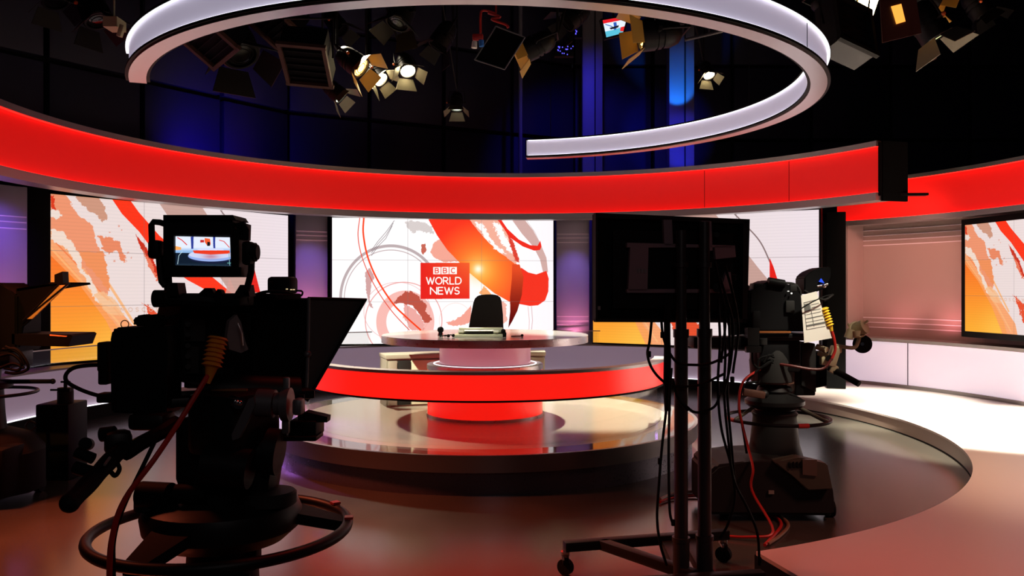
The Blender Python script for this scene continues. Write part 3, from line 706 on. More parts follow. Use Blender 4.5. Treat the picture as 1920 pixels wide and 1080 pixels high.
# chair
t = thing('desk_chair', (-.31, 9.62, PZ), 'black high backed swivel chair behind the desk', 'chair')
g = G(); Yc = 9.82; pl = Plane(911, Yc, 90)
outline = [(877, 640), (878, 620), (883, 590), (888, 565), (892, 557), (900, 553), (912, 552), (926, 552), (936, 555), (940, 562), (943, 590), (944, 620), (944, 640)]
g.prism([pl(x, y) for x, y in outline], (0, .07, 0)); bmesh.ops.bevel(g.bm, geom=g.bm.edges[:], offset=.012, segments=2, affect='EDGES'); obj('backrest', g, chair_m, t)
g = G(); g.box((-.31, 9.60, .76), (.46, .44, .09), bev=.03); obj('seat', g, chair_m, t)
g = G(); g.cyl((-.31, 9.62, .36), (-.31, 9.62, .72), .03); g.box((-.31, 9.85, .82), (.08, .03, .22)); obj('gas_post', g, black_metal, t)
for k in range(5):
    a = 2*PI*k/5; g = G(); e = (-.31+.25*math.cos(a), 9.62+.25*math.sin(a), PZ+.06)
    g.cyl((-.31, 9.62, PZ+.09), e, .018, .014); g.ball((e[0], e[1], PZ+.032), .03); obj('star_leg', g, black_metal, t)

# things on the desk
def desk_pt(px, Y): return ((px-960)/F*Y, Y)
Yd = 7.62
t = thing('document_tray', ((888-960)/F*Yd, Yd, DZ), 'cream and silver box lying flat on the desk in front of the chair', 'box')
x0, x1 = (852-960)/F*Yd, (943-960)/F*Yd; cx = (x0+x1)/2
g = G(); g.box((cx, Yd, DZ+.012), (x1-x0, .26, .022), bev=.006); g.box((cx+.02, Yd+.06, DZ+.05), (x1-x0-.04, .10, .045), rx=-.25, bev=.008); obj('body', g, mat('cream_metal', (.70, .72, .52), .3, .3), t)
g = G(); g.box((cx+.01, Yd-.005, DZ+.045), ((x1-x0)*.62, .05, .012), rx=-.5); obj('display_strip', g, silver_dim, t)
for sx in (-.36, .36):
    g = G(); g.box((cx+sx*(x1-x0), Yd-.02, DZ+.04), (.05, .05, .02), rx=-.5, bev=.004); obj('clip', g, paper_m, t)
t = thing('ball_microphone', ((826-960)/F*7.75, 7.75, DZ), 'small black ball on a clear base left of the cream desk box', 'microphone')
bx, by = (826-960)/F*7.75, 7.75
g = G(); g.ball((bx, by, DZ+.055), .030); obj('ball', g, black, t)
g = G(); g.lathe((bx, by), [(.030, DZ), (.022, DZ+.03)], 24); obj('base', g, chrome, t)
for px, Y, lb in ((849, 7.5, 'clip microphone with black tip beside the cream desk box'), (840, 7.45, 'small clip microphone lying nearest the ball microphone')):
    x = (px-960)/F*Y; g = G(); g.tube([(x, Y, DZ+.012), (x-.02, Y+.03, DZ+.02), (x-.08, Y+.05, DZ+.006)], .005); g.ball((x+.004, Y-.006, DZ+.016), .015); tag(obj('clip_microphone', g, rubber), lb, 'microphone')
x = (979-960)/F*7.55; g = G(); g.tube([(x, 7.55, DZ+.008), (x-.10, 7.56, DZ+.006)], .005); g.ball((x, 7.55, DZ+.013), .013); tag(obj('clip_microphone', g, rubber), 'thin clip microphone lying right of the chair on the desk', 'microphone')
x = (946-960)/F*7.66; g = G(); g.box((x, 7.6, DZ+.02), (.035, .10, .04), bev=.008); g.ball((x-.01, 7.57, DZ+.05), .022); tag(obj('talkback_unit', g, rubber), 'small black unit against the right end of the cream desk box', 'device')

# ------------------------------------------------------------------ hanging broken ring
HC = (-.28, 8.0); HZ = EYE+1.72; HR = 3.11; Hr = 2.985; H0, H1 = 200.5, 441
t = thing('hanging_ring', (HC[0], HC[1], HZ), 'huge open lilac lit ring hanging over the desk', 'ring light')
g = G(); g.rect_arc(HC, HR-.02, HR, HZ+.03, HZ+.235, H0, H1, 150); obj('outer_face', g, lilac_face, t)
g = G(); g.rect_arc(HC, Hr, Hr+.02, HZ+.03, HZ+.235, H0, H1, 150); obj('inner_face', g, lilac_face, t)
g = G(); g.rect_arc(HC, Hr-.004, HR+.004, HZ, HZ+.012, H0, H1, 150); obj('bottom_plate', g, mat('satin_ring_metal', (.62, .58, .56), .30, .9, aniso=.7, bscale=18), t, 'brushed metal underside')
g = G(); g.rect_arc(HC, Hr-.030, HR+.030, HZ+.012, HZ+.03, H0, H1, 150); g.rect_arc(HC, Hr-.030, HR+.030, HZ+.235, HZ+.25, H0, H1, 150)
for a in (H0, H1): g.rect_arc(HC, Hr-.016, HR+.016, HZ+.012, HZ+.25, a-.12, a+.12, 1)
obj('frame', g, black, t, 'thin black frame')
g = G()
for r0, r1 in ((HR+.002, HR+.026), (Hr-.026, Hr-.002)):
    for z in (HZ+.031, HZ+.231): g.rect_arc(HC, r0, r1, z, z+.003, H0+.5, H1-.5, 150)
obj('light_strip', g, lilac_strip, t, 'white light strips along the frame')
g = G()
for a in (322.0, 262): g.rect_arc(HC, HR-.005, HR+.004, HZ+.03, HZ+.235, a, a+.07, 1)
obj('panel_joint', g, dark_grey, t)
for a in (215, 290, 338, 20, 75):
    x, y = HC[0]+3.06*math.cos(math.radians(a)), HC[1]+3.06*math.sin(math.radians(a)); g = G(); g.cyl((x, y, HZ+.24), (x, y, 5.85), .004, n=6); obj('suspension_wire', g, black_metal, t)

# ------------------------------------------------------------------ lighting grid and lanterns
GZ = 5.9
def pipe(a, b, label):
    g = G(); g.cyl(a, b, .025, n=12); return tag(obj('grid_pipe', g, black_metal), label, 'pipe', 'pipes of the lighting grid')
for y, lb in ((6.2, 'nearest'), (8.0, 'second nearest'), (9.8, 'second farthest'), (11.6, 'farthest')):
    pipe((-5.6 if y > 9 else -6.5, y, GZ), (6.5, y, GZ), lb+' black grid pipe running left to right overhead')
for x, lb in ((-4.4, 'leftmost'), (-2, 'left middle'), (1, 'right middle'), (4, 'rightmost')): pipe((x, 5.5, GZ+.05), (x, 12.0 if x > -4 else 10.8, GZ+.05), lb+' black grid pipe running away from the camera overhead')

LX = {}
def lantern(kind):
    """lantern built at the origin pointing along -Z, hung from z=+.45"""
    lens_col, s = {'warm': ((1, .52, .12), 7), 'hot': ((1, .82, .46), 60), 'pale': ((.86, 1, .72), 6), 'dim': ((.86, 1, .5), .7), 'off': ((.03, .03, .03), 0)}[kind]
    t = thing('stage_lantern', (0, 0, 0), 'x', 'stage light'); ROOTLOC[t.name] = Vector((0, 0, 0))
    g = G(); g.rings((0, 0, 0), (0, 0, 1), [(-.100, .099), (-.13, .101), (-.13, .115), (-.12, .125), (-.02, .125), (-.02, .11), (0, .11), (0, .12), (.03, .12), (.03, .105), (.05, .105), (.05, .115), (.10, .115), (.17, .09), (.20, .05)], 28); obj('housing', g, black_metal, t)
    lm = mat('lens_'+kind, lens_col, .2, emit=lens_col, es=s) if s else glass
    g = G(); g.rings((0, 0, 0), (0, 0, 1), [(-.128, .002), (-.126, .04), (-.121, .07), (-.112, .095), (-.104, .098)], 28); obj('lens', g, lm, t)
    g = G(); g.torus((0, 0, -.126), .055, .004, 28, 6); g.torus((0, 0, -.119), .08, .004, 28, 6); obj('lens_ribs', g, black, t)
    for k, (w0, w1, ln, op) in enumerate(((.20, .30, .17, .55), (.20, .30, .17, .55), (.17, .22, .16, .75), (.17, .22, .16, .75))):
        a = (0, PI, PI/2, -PI/2)[k]; g = G(); M = Matrix.Rotation(a, 3, 'Z')
        z0 = -.13; z1 = -.13-ln*math.cos(op); y0 = .118; y1 = .118+ln*math.sin(op)
        q = [M @ Vector(v) for v in ((-w0/2, y0, z0), (w0/2, y0, z0), (w1/2, y1, z1), (-w1/2, y1, z1))]
        g.prism(q, M @ Vector((0, .004, .003))); obj('barn_door', g, (mat('amber_door', (.55, .33, .06), .45) if kind == 'warm' and k == 0 else mat('door_'+kind, (.20, .18, .13), .45, .4) if k == 0 else MATS['door_'+kind] if 'door_'+kind in MATS else MATS['amber_door']) if s else black_metal, t)
    g = G(); g.tube([(.15, 0, 0), (.15, 0, .10), (.13, 0, .24), (-.13, 0, .24), (-.15, 0, .10), (-.15, 0, 0)], .010, smooth=False); g.cyl((.10, 0, 0), (.17, 0, 0), .018); g.cyl((-.17, 0, 0), (-.10, 0, 0), .018); obj('yoke', g, black_metal, t)
    g = G(); g.ball((.175, .0, 0), .018); obj('tilt_knob', g, mat('orange_knob_'+kind, (.8, .16, .03), .4), t, 'orange tilt knob')
    return t
protos = {}
used = {}
def hang(kind, px, py, Y, aim, label, scale=1., group=None, roll=0):
    """hang a lantern with its lens near the given place, aimed at a world point, and a rod up to the grid"""
    if kind not in protos: protos[kind] = lantern(kind); o = protos[kind]
    else: o = copy_tree(protos[kind])
    p = P(px, py, Y)
    if isinstance(aim[0], str): aim = (p.x+aim[1], p.y+aim[2], p.z+aim[3])
    d = (Vector(aim)-p).normalized()
    o.location = p-d*.13*scale; q = d.to_track_quat('-Z', 'Y'); o.rotation_mode = 'QUATERNION'
    o.rotation_quaternion = q @ Matrix.Rotation(math.radians(roll), 3, 'Z').to_quaternion(); o.scale = (scale,)*3
    o['label'] = label
    if group: o['group'] = group
    top = o.location+(q @ Vector((0, 0, .24)))*scale
    g = G(); g.tube([top, (top.x, top.y, top.z+.12), (top.x, top.y, GZ-.06)], .014, smooth=False)
    Mi = (Matrix.Translation(o.location) @ o.rotation_quaternion.to_matrix().to_4x4() @ Matrix.Scale(scale, 4)).inverted()
    bmesh.ops.transform(g.bm, matrix=Mi, verts=g.bm.verts[:]); ROOTLOC[o.name] = Vector((0, 0, 0)); obj('drop_rod', g, black_metal, o)
    return o
CAMP = (0, 0, 1.5)
GL_ = 'stage lights in the overhead grid'
def H(kind, px, py, Y, dx, dy, dz, label, scale, roll=0): hang(kind, px, py, Y, ('rel', dx, dy, dz), label, scale, GL_, roll)
H('off', 452, 105, 8.6, .5, -.5, -1, 'dark drum shaped stage light below the left part of the hanging ring', 1.6)
H('warm', 678, 128, 9.2, .9, -.30, -.7, 'stage light with amber lens left of the two brightest ones', 1.05, 20)
H('hot', 715, 150, 10.0, .9, -.55, -.9, 'very bright white stage light, left of the two brightest', .85, 30)
H('hot', 765, 134, 9.6, .35, -.75, -1.0, 'very bright yellow white stage light, right of the two brightest', .85)
H('pale', 640, 182, 10.6, .9, -.1, -.8, 'pale green white stage light hanging lowest at left centre', .9, 10)
H('pale', 856, 204, 12.2, .0, -.35, -1, 'small distant pale stage light under the middle of the ring', .8)
H('warm', 985, 96, 9.15, -1, .1, -.45, 'amber stage light right of the square black flag', 1.05)
H('warm', 1200, 68, 8.9, -1, -.05, -.12, 'big amber stage light with a yellow door near the small colourful monitor', 1.35)
H('hot', 1330, 142, 11.6, .2, -.6, -1, 'small bright white stage light inside the right part of the ring', .75)
H('warm', 1592, 22, 8.4, 1, .1, -.35, 'stage light with amber lens just outside the right of the ring', 1.2)
H('warm', 1762, 2, 8.9, 1, -.15, -.4, 'amber stage light behind and right of the brown gel sheet', 1.1)
H('dim', 1758, 72, 8.0, .55, -.12, -1, 'pale stage light with ribbed lens at the far upper right', 1.2, 25)
H('off', 1846, 30, 9.9, .6, -.2, -1, 'unlit stage light at the far right end of the grid', 1.1)
H('off', 185, 40, 8.6, .5, -.2, -1, 'unlit stage light left of the hanging ring', 1.2)
H('off', 105, 5, 9.2, .4, -.2, -1, 'unlit stage light nearest the left edge', 1.2)
H('off', 745, 45, 9.4, -.3, -.4, -1, 'unlit stage light above the two brightest ones', 1.2)
H('off', 1062, 44, 9.8, -.7, -.2, -.6, 'unlit stage light left of the small colourful monitor', 1.0)
H('off', 1420, 30, 9.5, .3, -.2, -1, 'unlit stage light behind the right part of the ring', 1.1)
H('off', 640, 58, 11.9, .6, -.2, -.8, 'unlit stage light above the amber one at left centre', 1.1)
H('off', 820, 88, 10.4, -.5, -.2, -.9, 'unlit stage light between the bright pair and the black flag', 1.1)

def soft_panel(px, py, Y, sx, sy, rot, label, m=tan_metal, face=black):
    p = P(px, py, Y); t = thing('soft_light', p, label, 'soft light'); M = Matrix.Rotation(rot[2], 3, 'Z') @ Matrix.Rotation(rot[0], 3, 'X') @ Matrix.Rotation(rot[1], 3, 'Y')
    def rb(g, c, s):
        c = M @ Vector(c)+p; h = [k/2 for k in s]; vs = [g._v(c+M @ Vector((x, y, z))) for x in (-h[0], h[0]) for y in (-h[1], h[1]) for z in (-h[2], h[2])]
        for q in ((0,1,3,2),(4,6,7,5),(0,4,5,1),(2,3,7,6),(0,2,6,4),(1,5,7,3)): g.face([vs[i] for i in q])
    g = G(); rb(g, (0, 0, sy*.0), (sx, .22, sy)); obj('housing', g, face, t)
    g = G(); w_ = .035
    rb(g, (0, -.13, -sy/2), (sx+.05, .04, w_)); rb(g, (0, -.13, sy/2), (sx+.05, .04, w_)); rb(g, (-sx/2, -.13, 0), (w_, .04, sy)); rb(g, (sx/2, -.13, 0), (w_, .04, sy)); obj('frame', g, m, t)
    g = G()
    for k in range(-2, 3): rb(g, (0, -.12, k*sy/6), (sx*.9, .02, .008))
    obj('louvre', g, black_metal, t)
    g = G(); g.tube([p+M @ Vector((-sx/2-.03, 0, 0)), p+Vector((-sx/2-.03, 0, sy*.7)), p+Vector((sx/2+.03, 0, sy*.7)), p+M @ Vector((sx/2+.03, 0, 0))], .011, smooth=False); g.tube([p+Vector((0, 0, sy*.7)), (p.x, p.y, GZ)], .016, smooth=False); obj('yoke', g, black_metal, t)
    return t
soft_panel(578, 105, 8.0, .42, .52, (1.05, .18, -.15), 'boxy soft light with a brown frame below the ring, left of centre')
soft_panel(1582, 62, 7.4, .42, .5, (-.35, .25, .5), 'grey framed soft light just right of the hanging ring', dark_grey, mat('smoke_gel', (.025, .025, .028), .5))
soft_panel(400, 62, 7.5, .42, .42, (.9, -.4, -.4), 'soft light with rust edges behind the upper left of the ring')
soft_panel(525, 38, 8.6, .4, .4, (.9, -.4, -.4), 'smaller rust edged soft light beside the upper left of the ring')
# brown gel on a frame, lit orange patch
p = P(1697, 32, 7.6); t = thing('gel_frame', p, 'crumpled dark brown gel sheet with a glowing orange patch at the upper right', 'gel')
g = G(); q = Plane(1697, 7.6, 80); g.plate(q, [(1648, -40), (1712, -44), (1728, 62), (1655, 80)], .012); obj('sheet', g, mat('brown_gel', (.09, .03, .025), .5, bump=1, bscale=6), t)
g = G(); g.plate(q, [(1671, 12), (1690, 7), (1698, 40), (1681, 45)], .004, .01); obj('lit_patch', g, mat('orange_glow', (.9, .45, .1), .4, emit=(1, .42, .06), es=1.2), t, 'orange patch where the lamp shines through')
g = G(); g.tube([q(1680, -44), (q(1680, -44).x, q(1680, -44).y, GZ)], .01, smooth=False); obj('hanger', g, black_metal, t)
# square flag with a thin grey outline
q = Plane(935, 8.6, 84); p = q(935, 90); t = thing('black_flag', p, 'square black flag in a thin grey frame tilted under the ring', 'flag')
cr = [(930, 49), (984, 70), (946, 130), (890, 112)]
g = G(); g.plate(q, cr, .01); obj('cloth', g, cloth_black, t)
g = G()
for i in range(4): g.cyl(q(*cr[i], .006), q(*cr[(i+1) % 4], .006), .008, n=8)
obj('frame', g, mat('mid_grey_tube', (.16, .16, .17), .4, .4), t)
g = G(); g.tube([q(930, 49), (q(930, 49).x, q(930, 49).y, GZ)], .01, smooth=False); obj('hanger', g, black_metal, t)
# red power lead with white and blue plugs
t = thing('power_lead', P(895, 85, 8.4), 'red power lead with white and blue plugs beside the black flag', 'cable')
g = G(); g.tube([P(x, y, 8.4) for x, y in ((930, 26), (920, 22), (905, 20), (901, 30), (901, 62))], .012); g.tube([P(x, y, 8.4) for x, y in ((915, 24), (938, 32), (922, 36), (948, 46), (953, 52))], .014); g.tube([P(930, 26, 8.4), (P(930, 26, 8.4).x, 8.4, GZ)], .008, smooth=False); obj('lead', g, cable_red, t)
g = G(); g.box(P(896, 70, 8.4), (.11, .06, .06), bev=.01); obj('socket', g, cable_red, t)
g = G(); g.cyl(P(890, 78, 8.4), P(889, 90, 8.4), .026, .030); obj('white_plug', g, paper_m, t)
g = G(); g.cyl(P(902, 76, 8.4), P(903, 87, 8.4), .028, .026); obj('blue_plug', g, mat('blue_plastic', (.03, .16, .55), .4), t)
# small colourful monitor up in the grid
def prompter_pic():
    c = Canvas([(0, 0), (100, 0), (100, 60), (0, 60)], 200, 120, (225, 236, 250))
    c.poly([(0, 0), (100, 0), (100, 10), (0, 12)], (230, 30, 40)); c.poly([(0, 40), (100, 36), (100, 60), (0, 60)], (90, 190, 215))
    c.poly([(40, 14), (52, 14), (50, 40), (38, 40)], (50, 90, 180)); c.line([(8, 16), (30, 26), (40, 40)], 3, (60, 110, 190)); c.poly([(20, 30), (60, 26), (62, 34), (24, 36)], (30, 30, 40))
    c.poly([(76, 36), (100, 36), (100, 54), (78, 50)], (230, 40, 40)); return c.image('grid_monitor_picture')
t = thing('grid_monitor', P(1150, 55, 9.4), 'small colourful monitor hung in the grid beside the yellow lit stage light', 'monitor')
q = Plane(1150, 9.4, 78)
quad_obj('display', [q(1130, 38), q(1176, 30), q(1168, 62), (q(1137, 70))], display_mat('grid_display', prompter_pic(), 1.1), t)
g = G(); g.plate(q, [(1127, 35), (1179, 27), (1171, 65), (1135, 73)], .07, -.006); obj('casing', g, black, t)
g = G(); g.tube([q(1150, 34, -.04), (q(1150, 34).x, q(1150, 34).y, GZ)], .012, smooth=False); obj('hanger', g, black_metal, t)
# little blue indicator lights on grid equipment
t = thing('dimmer_rack', P(1055, 92, 11), 'small dark unit covered in tiny blue lights under the ring', 'equipment')
g = G(); pb = P(1058, 94, 11); g.box((pb.x, pb.y+.06, pb.z), (.26, .10, .16), bev=.01); g.tube([(pb.x, pb.y+.06, pb.z), (pb.x, pb.y+.06, GZ)], .012, smooth=False); obj('case', g, black, t)
g = G()
for k in range(16): g.box(P(1045+random.random()*30, 86+random.random()*17, 10.99), (.012, .01, .012))
for k in range(8): g.box(P(1077+random.random()*5, 42+random.random()*24, 10.99), (.014, .01, .02))
obj('indicator_lights', g, mat('blue_led', (.1, .1, 1), .4, emit=(.12, .1, 1), es=1.5), t)
g = G(); g.box((P(1084, 55, 11.05)), (.10, .08, .24)); obj('side_case', g, black, t)
q = P(240, 55, 8.2)
g = G(); g.box(P(227, 58, 8.2), (.045, .05, .12), ry=.3, bev=.005); g.box(P(215, 46, 8.3), (.14, .2, .1)); g.tube([P(214, 50, 8.3), (P(214, 50, 8.3).x, 8.3, GZ)], .01, smooth=False)
g.bm.faces.ensure_lookup_table(); tag(obj('reflector_flap', g, mat('pale_flap', (.55, .58, .36), .5)), 'pale flap of a light peeping out left of the hanging ring', 'flap')
g = G(); g.cyl(P(1385-30, 58, 9), P(1284, 75, 9), .018, n=10); g.tube([P(1330, 64, 9), (P(1330, 64, 9).x, 9, GZ)], .01, smooth=False); tag(obj('stand_arm', g, head_grey), 'short grey bar sticking out right of the big amber stage light', 'bar')

# ------------------------------------------------------------------ pedestal cameras
def coil(g, a, b, r, turns, tr):
    a = Vector(a); b = Vector(b); d = (b-a); u = d.orthogonal().normalized(); v = d.normalized().cross(u); n = turns*12; pts = []
    for i in range(n+1):
        t = i/n; an = t*turns*2*PI; pts.append(a+d*t+(u*math.cos(an)+v*math.sin(an))*r)
    g.tube(pts, tr, 8, smooth=False)

# ---- near camera
AX, AY = -.945, 2.70
ca = thing('studio_camera', (AX, AY, 0), 'large black pedestal camera with lit viewfinder and prompter hood in the left foreground', 'camera', 'studio pedestal cameras')
def dz(py, Y=AY): return EYE-(py-540)/F*Y
g = G(); g.lathe((AX, AY), [(.36, .03), (.36, .10), (.30, .20), (.17, .26)], 12); obj('pedestal_base', g, dark_grey, ca)
for k in range(3):
    a = PI/6+k*2*PI/3; g = G(); x, y = AX+.30*math.cos(a), AY+.30*math.sin(a); g.cyl((x-.02, y, .05), (x+.02, y, .05), .05); g.box((x, y, .09), (.07, .10, .05), a); obj('wheel', g, rubber, ca)
g = G(); g.lathe((AX, AY), [(.125, .25), (.118, .50), (.11, .69), (.11, .80)], 40); obj('column', g, black_metal, ca)
g = G(); g.box((AX+.10, AY-.03, .70), (.06, .06, .17), bev=.01); g.box((AX+.04, AY-.1, .585), (.15, .08, .05), bev=.01); obj('column_bracket', g, dark_grey, ca)
g = G(); g.lathe((AX, AY), [(.12, .685), (.20, .705), (.245, .745), (.252, .79), (.24, .82), (.20, .842), (.12, .85)], 56); obj('saucer', g, black_metal, ca)
g = G(); g.torus((AX, AY, .735), .400, .018, 96, 12); obj('steering_wheel', g, black_metal, ca, 'wide black steering ring around the column')
for a in (12, 132, 252):
    a = math.radians(a); ww = Vector((-math.sin(a), math.cos(a), 0)); u = Vector((math.cos(a), math.sin(a), 0)); o0 = Vector((AX, AY, 0)); g = G()
    p = [o0+u*.20+ww*.08+Vector((0, 0, .80)), o0+u*.20-ww*.08+Vector((0, 0, .80)), o0+u*.395-ww*.035+Vector((0, 0, .742)), o0+u*.395+ww*.035+Vector((0, 0, .742))]
    g.prism(p, (0, 0, -.035)); obj('wheel_spoke', g, rubber, ca)
for (r_, a, z) in ((.40, 38, .755), (.405, 8, .755), (.30, 166, .80)):
    a = math.radians(a); g = G(); g.box((AX+r_*math.cos(a), AY+r_*math.sin(a), z), (.028, .03, .008), a); obj('red_tape', g, cable_red, ca, 'scrap of red tape')
g = G(); g.lathe((AX+.17, AY-.06), [(.085, .835), (.085, .868), (.078, .874)], 32); obj('brake_cap', g, dark_grey, ca)
g = G(); g.lathe((AX-.20, AY-.08), [(.05, .82), (.05, .848)], 24); obj('brake_cap', g, dark_grey, ca)
g = G(); g.cyl((AX-.22, AY-.10, .87), (AX-.12, AY-.12, .87), .042, n=20); g.cyl((AX-.10, AY-.13, .88), (AX+.0, AY-.13, .88), .03); obj('lock_knob', g, rubber, ca)
g = G(); g.lathe((AX, AY), [(.13, .84), (.135, .90), (.12, .98), (.13, 1.02), (.115, 1.08)], 40); g.box((AX+.12, AY-.02, .90), (.12, .14, .11), ry=.15, bev=.02); g.box((AX-.01, AY-.01, 1.00), (.22, .2, .22), bev=.03); obj('pan_head', g, black_metal, ca)
# tilt head: stacked drums and levers
g = G(); hp = P(440, 790, 2.6)
g.box(hp, (.20, .22, .20), math.radians(-25), bev=.03); g.cyl(P(375, 730, 2.62), P(560, 735, 2.75), .05, n=24); g.cyl(P(430, 845, 2.6), P(520, 850, 2.6), .055, n=24); g.cyl(P(500, 845, 2.58), P(525, 848, 2.58), .072, n=28)
g.cyl(P(385, 870, 2.5), P(470, 880, 2.5), .06, n=24)
obj('tilt_head', g, black_metal, ca)
g = G(); g.cyl(P(483, 755, 2.5), P(515, 757, 2.5), .042, n=28); g.cyl(P(517, 757, 2.5), P(528, 757, 2.5), .034, n=28); g.cyl(P(530, 758, 2.5), P(545, 758, 2.5), .050, n=28); g.box(P(537, 735, 2.5), (.018, .02, .09), 0, bev=.005); g.box(P(536, 785, 2.5), (.022, .02, .09), 0, bev=.005); g.box(P(560, 762, 2.5), (.03, .05, .05), bev=.01)
obj('drag_control', g, head_grey, ca, 'grey drag control drums')
g = G(); q = Plane(455, 2.45, 90); g.plate(q, [(466, 748), (476, 744), (478, 760), (462, 795), (448, 822), (436, 826), (434, 815), (446, 790)], .02); obj('brake_lever', g, head_grey, ca, 'slanting grey brake lever')
g = G(); g.cyl(P(436, 752, 2.48), P(448, 756, 2.44), .018, n=16); g.ball(P(450, 756, 2.43), .008); obj('lock_screw', g, chrome, ca)
g = G(); g.box(P(575, 800, 2.7), (.09, .12, .055), bev=.006); g.box(P(562, 818, 2.66), (.13, .10, .015), bev=.004); g.prism([P(572, 772, 2.66), P(614, 782, 2.66), P(613, 792, 2.66), P(572, 792, 2.66)], (0, .05, 0)); g.cyl(P(564, 740, 2.68), P(566, 800, 2.68), .012); obj('prompter_mount', g, black, ca)
g = G(); g.tube([P(318, 742, 2.62), P(380, 738, 2.66), P(470, 735, 2.7), P(560, 745, 2.75)], .012, smooth=False); g.box(P(440, 738, 2.78), (.46, .30, .03), math.radians(30), bev=.006); obj('mounting_plate', g, black_metal, ca)
g = G(); g.box(P(430, 731, 2.56), (.11, .012, .006)); obj('plate_edge', g, mat('orange_edge', (.5, .2, .08), .3, .6), ca)
# body and hood
YW = 48; qb = Plane(400, 2.72, YW); fdir = Vector((math.sin(math.radians(YW)), math.cos(math.radians(YW)), 0))
g = G(); g.plate(qb, [(343, 575), (352, 562), (420, 556), (486, 560), (500, 600), (500, 716), (470, 722), (352, 720), (336, 700), (333, 620)], .22, .06)
bmesh.ops.bevel(g.bm, geom=g.bm.edges[:], offset=.008, segments=2, affect='EDGES'); obj('camera_body', g, black, ca)
g = G()
for (x0, y0, x1, y1, o_) in ((345, 600, 385, 640, .075), (350, 650, 372, 700, .08), (438, 588, 470, 620, .07), (380, 690, 440, 712, .08), (352, 716, 500, 728, .07)):
    g.plate(qb, [(x0, y0), (x1, y0), (x1, y1), (x0, y1)], .03, o_)
for k in range(5): g.cyl(qb(352, 608+k*20, .10), qb(352, 608+k*20, .05), .008, n=12)
obj('connector_panel', g, dark_grey, ca)
g = G(); q = Plane(455, 2.50, YW); g.plate(q, [(430, 602), (444, 590), (452, 604), (460, 640), (466, 655), (452, 662), (430, 655), (426, 630)], .02); obj('side_flap', g, mat('grey_side_flap', (.16, .13, .13), .35), ca, 'grey side plate')  # side plate in one even grey
g = G(); g.tube([q(446, 606, .03), q(452, 622, .035), q(455, 648, .03)], .003); obj('handle_strap', g, silver_dim, ca, 'thin pale streak of a strap')
qh = Plane(578, 2.86, YW); hn = Vector((qh.n.x, qh.n.y, 0))
g = G(); g.plate(qh, [(475, 562), (578, 559), (578, 750), (560, 752), (540, 745), (475, 735)], .36, .004); obj('hood', g, cloth_black, ca, 'black cloth hood box')
g = G(); g.plate(qh, [(578, 559), (687, 562), (578, 750)], .006, .006); g.prism([qh(578, 559), qh(687, 562), qh(687, 565), qh(578, 562)], -hn*.36); g.plate(qh, [(578, 559), (687, 562), (578, 750)], .006, -.35); obj('hood_flap', g, mat('charcoal_flap', (.035, .033, .032), .6), ca, 'charcoal triangular side flap of the hood')
g = G(); g.tube([qh(685, 562, .01), qh(575, 752, .01)], .006, smooth=False); g.tube([qh(578, 559, .01), qh(687, 562, .01)], .005, smooth=False); obj('hood_edge', g, black, ca)
g = G(); g.tube([qh(684, 562, -.35), qh(575, 752, -.35)], .006, smooth=False); obj('hood_edge', g, black, ca)
g = G(); g.tube([qh(579, 558, .014), qh(577, 662, .014)], .006, smooth=False); g.tube([qh(577, 666, .014), qh(574, 742, .014)], .006, smooth=False); g.ball(qh(577, 664, .014), .013); obj('hood_post', g, head_grey, ca, 'slim grey post at the hood corner')
g = G(); q = Plane(530, 2.75, 75); g.box(P(530, 535, 2.8), (.085, .07, .058), math.radians(-10), bev=.012); g.cyl(P(503, 532, 2.76), P(512, 532, 2.76), .008); g.box(P(500, 556, 2.76), (.20, .12, .02), math.radians(-30), bev=.005); g.tube([P(555, 545, 2.78), P(566, 546, 2.78), P(566, 553, 2.78), P(558, 557, 2.78)], .003)
g.tube([P(470, 556, 2.7), P(500, 547, 2.7), P(540, 549, 2.72), P(556, 556, 2.76)], .005); obj('cue_box', g, black, ca, 'small black box on top of the hood')
g = G()
for x, y in ((538, 542), (546, 543), (551, 543)): g.box(P(x, y, 2.735), (.006, .004, .003))
obj('indicator_lights', g, mat('tiny_amber_lights', (.8, .6, .3), .4, emit=(1, .75, .4), es=.8), ca)
# viewfinder
VY = 2.42
g = G(); 
fr = [P(306, 405, VY), P(434, 405, VY), P(444, 430, VY+.02), P(460, 452, VY+.03), P(460, 512, VY+.03), P(455, 519, VY+.02), P(322, 519, VY), P(316, 512, VY), P(306, 470, VY)]
o_ = [(324, 438), (433, 441), (433, 503), (322, 500)]
# bezel built as four thick bars round the recessed screen
def bar(g, a, b, Y, th): g.prism([P(a[0], a[1], Y), P(b[0], a[1], Y), P(b[0], b[1], Y), P(a[0], b[1], Y)], (0, th, 0))
bar(g, (306, 406), (436, 441), VY, .11); bar(g, (308, 501), (452, 519), VY, .11); bar(g, (306, 441), (326, 501), VY, .11); bar(g, (433, 430), (448, 505), VY+.01, .10); g.prism([P(326, 441, VY+.016), P(433, 441, VY+.016), P(433, 501, VY+.016), P(326, 501, VY+.016)], (0, .08, 0))
vf = obj('viewfinder', g, black, ca)
g = G(); g.prism([P(306, 403, VY-.015), P(436, 403, VY-.015), P(442, 412, VY-.01), P(306, 412, VY-.015)], (0, .12, 0)); g.plate(Plane(434, VY, 20), [(434, 405), (440, 420), (441, 436), (434, 440)], .01); obj('sun_hood', g, black_metal, vf)
o = quad_obj('display', [P(328, 443, VY+.012), P(431, 445, VY+.012), P(433, 499, VY+.012), P(326, 497, VY+.012)], finder_dm, vf)
g = G(); g.tube([P(x, y, VY+.02) for x, y in ((309, 420), (300, 417), (288, 416), (284, 422), (285, 450), (283, 478))], .009, smooth=False); g.box(P(293, 468, VY+.03), (.035, .05, .055), bev=.01)
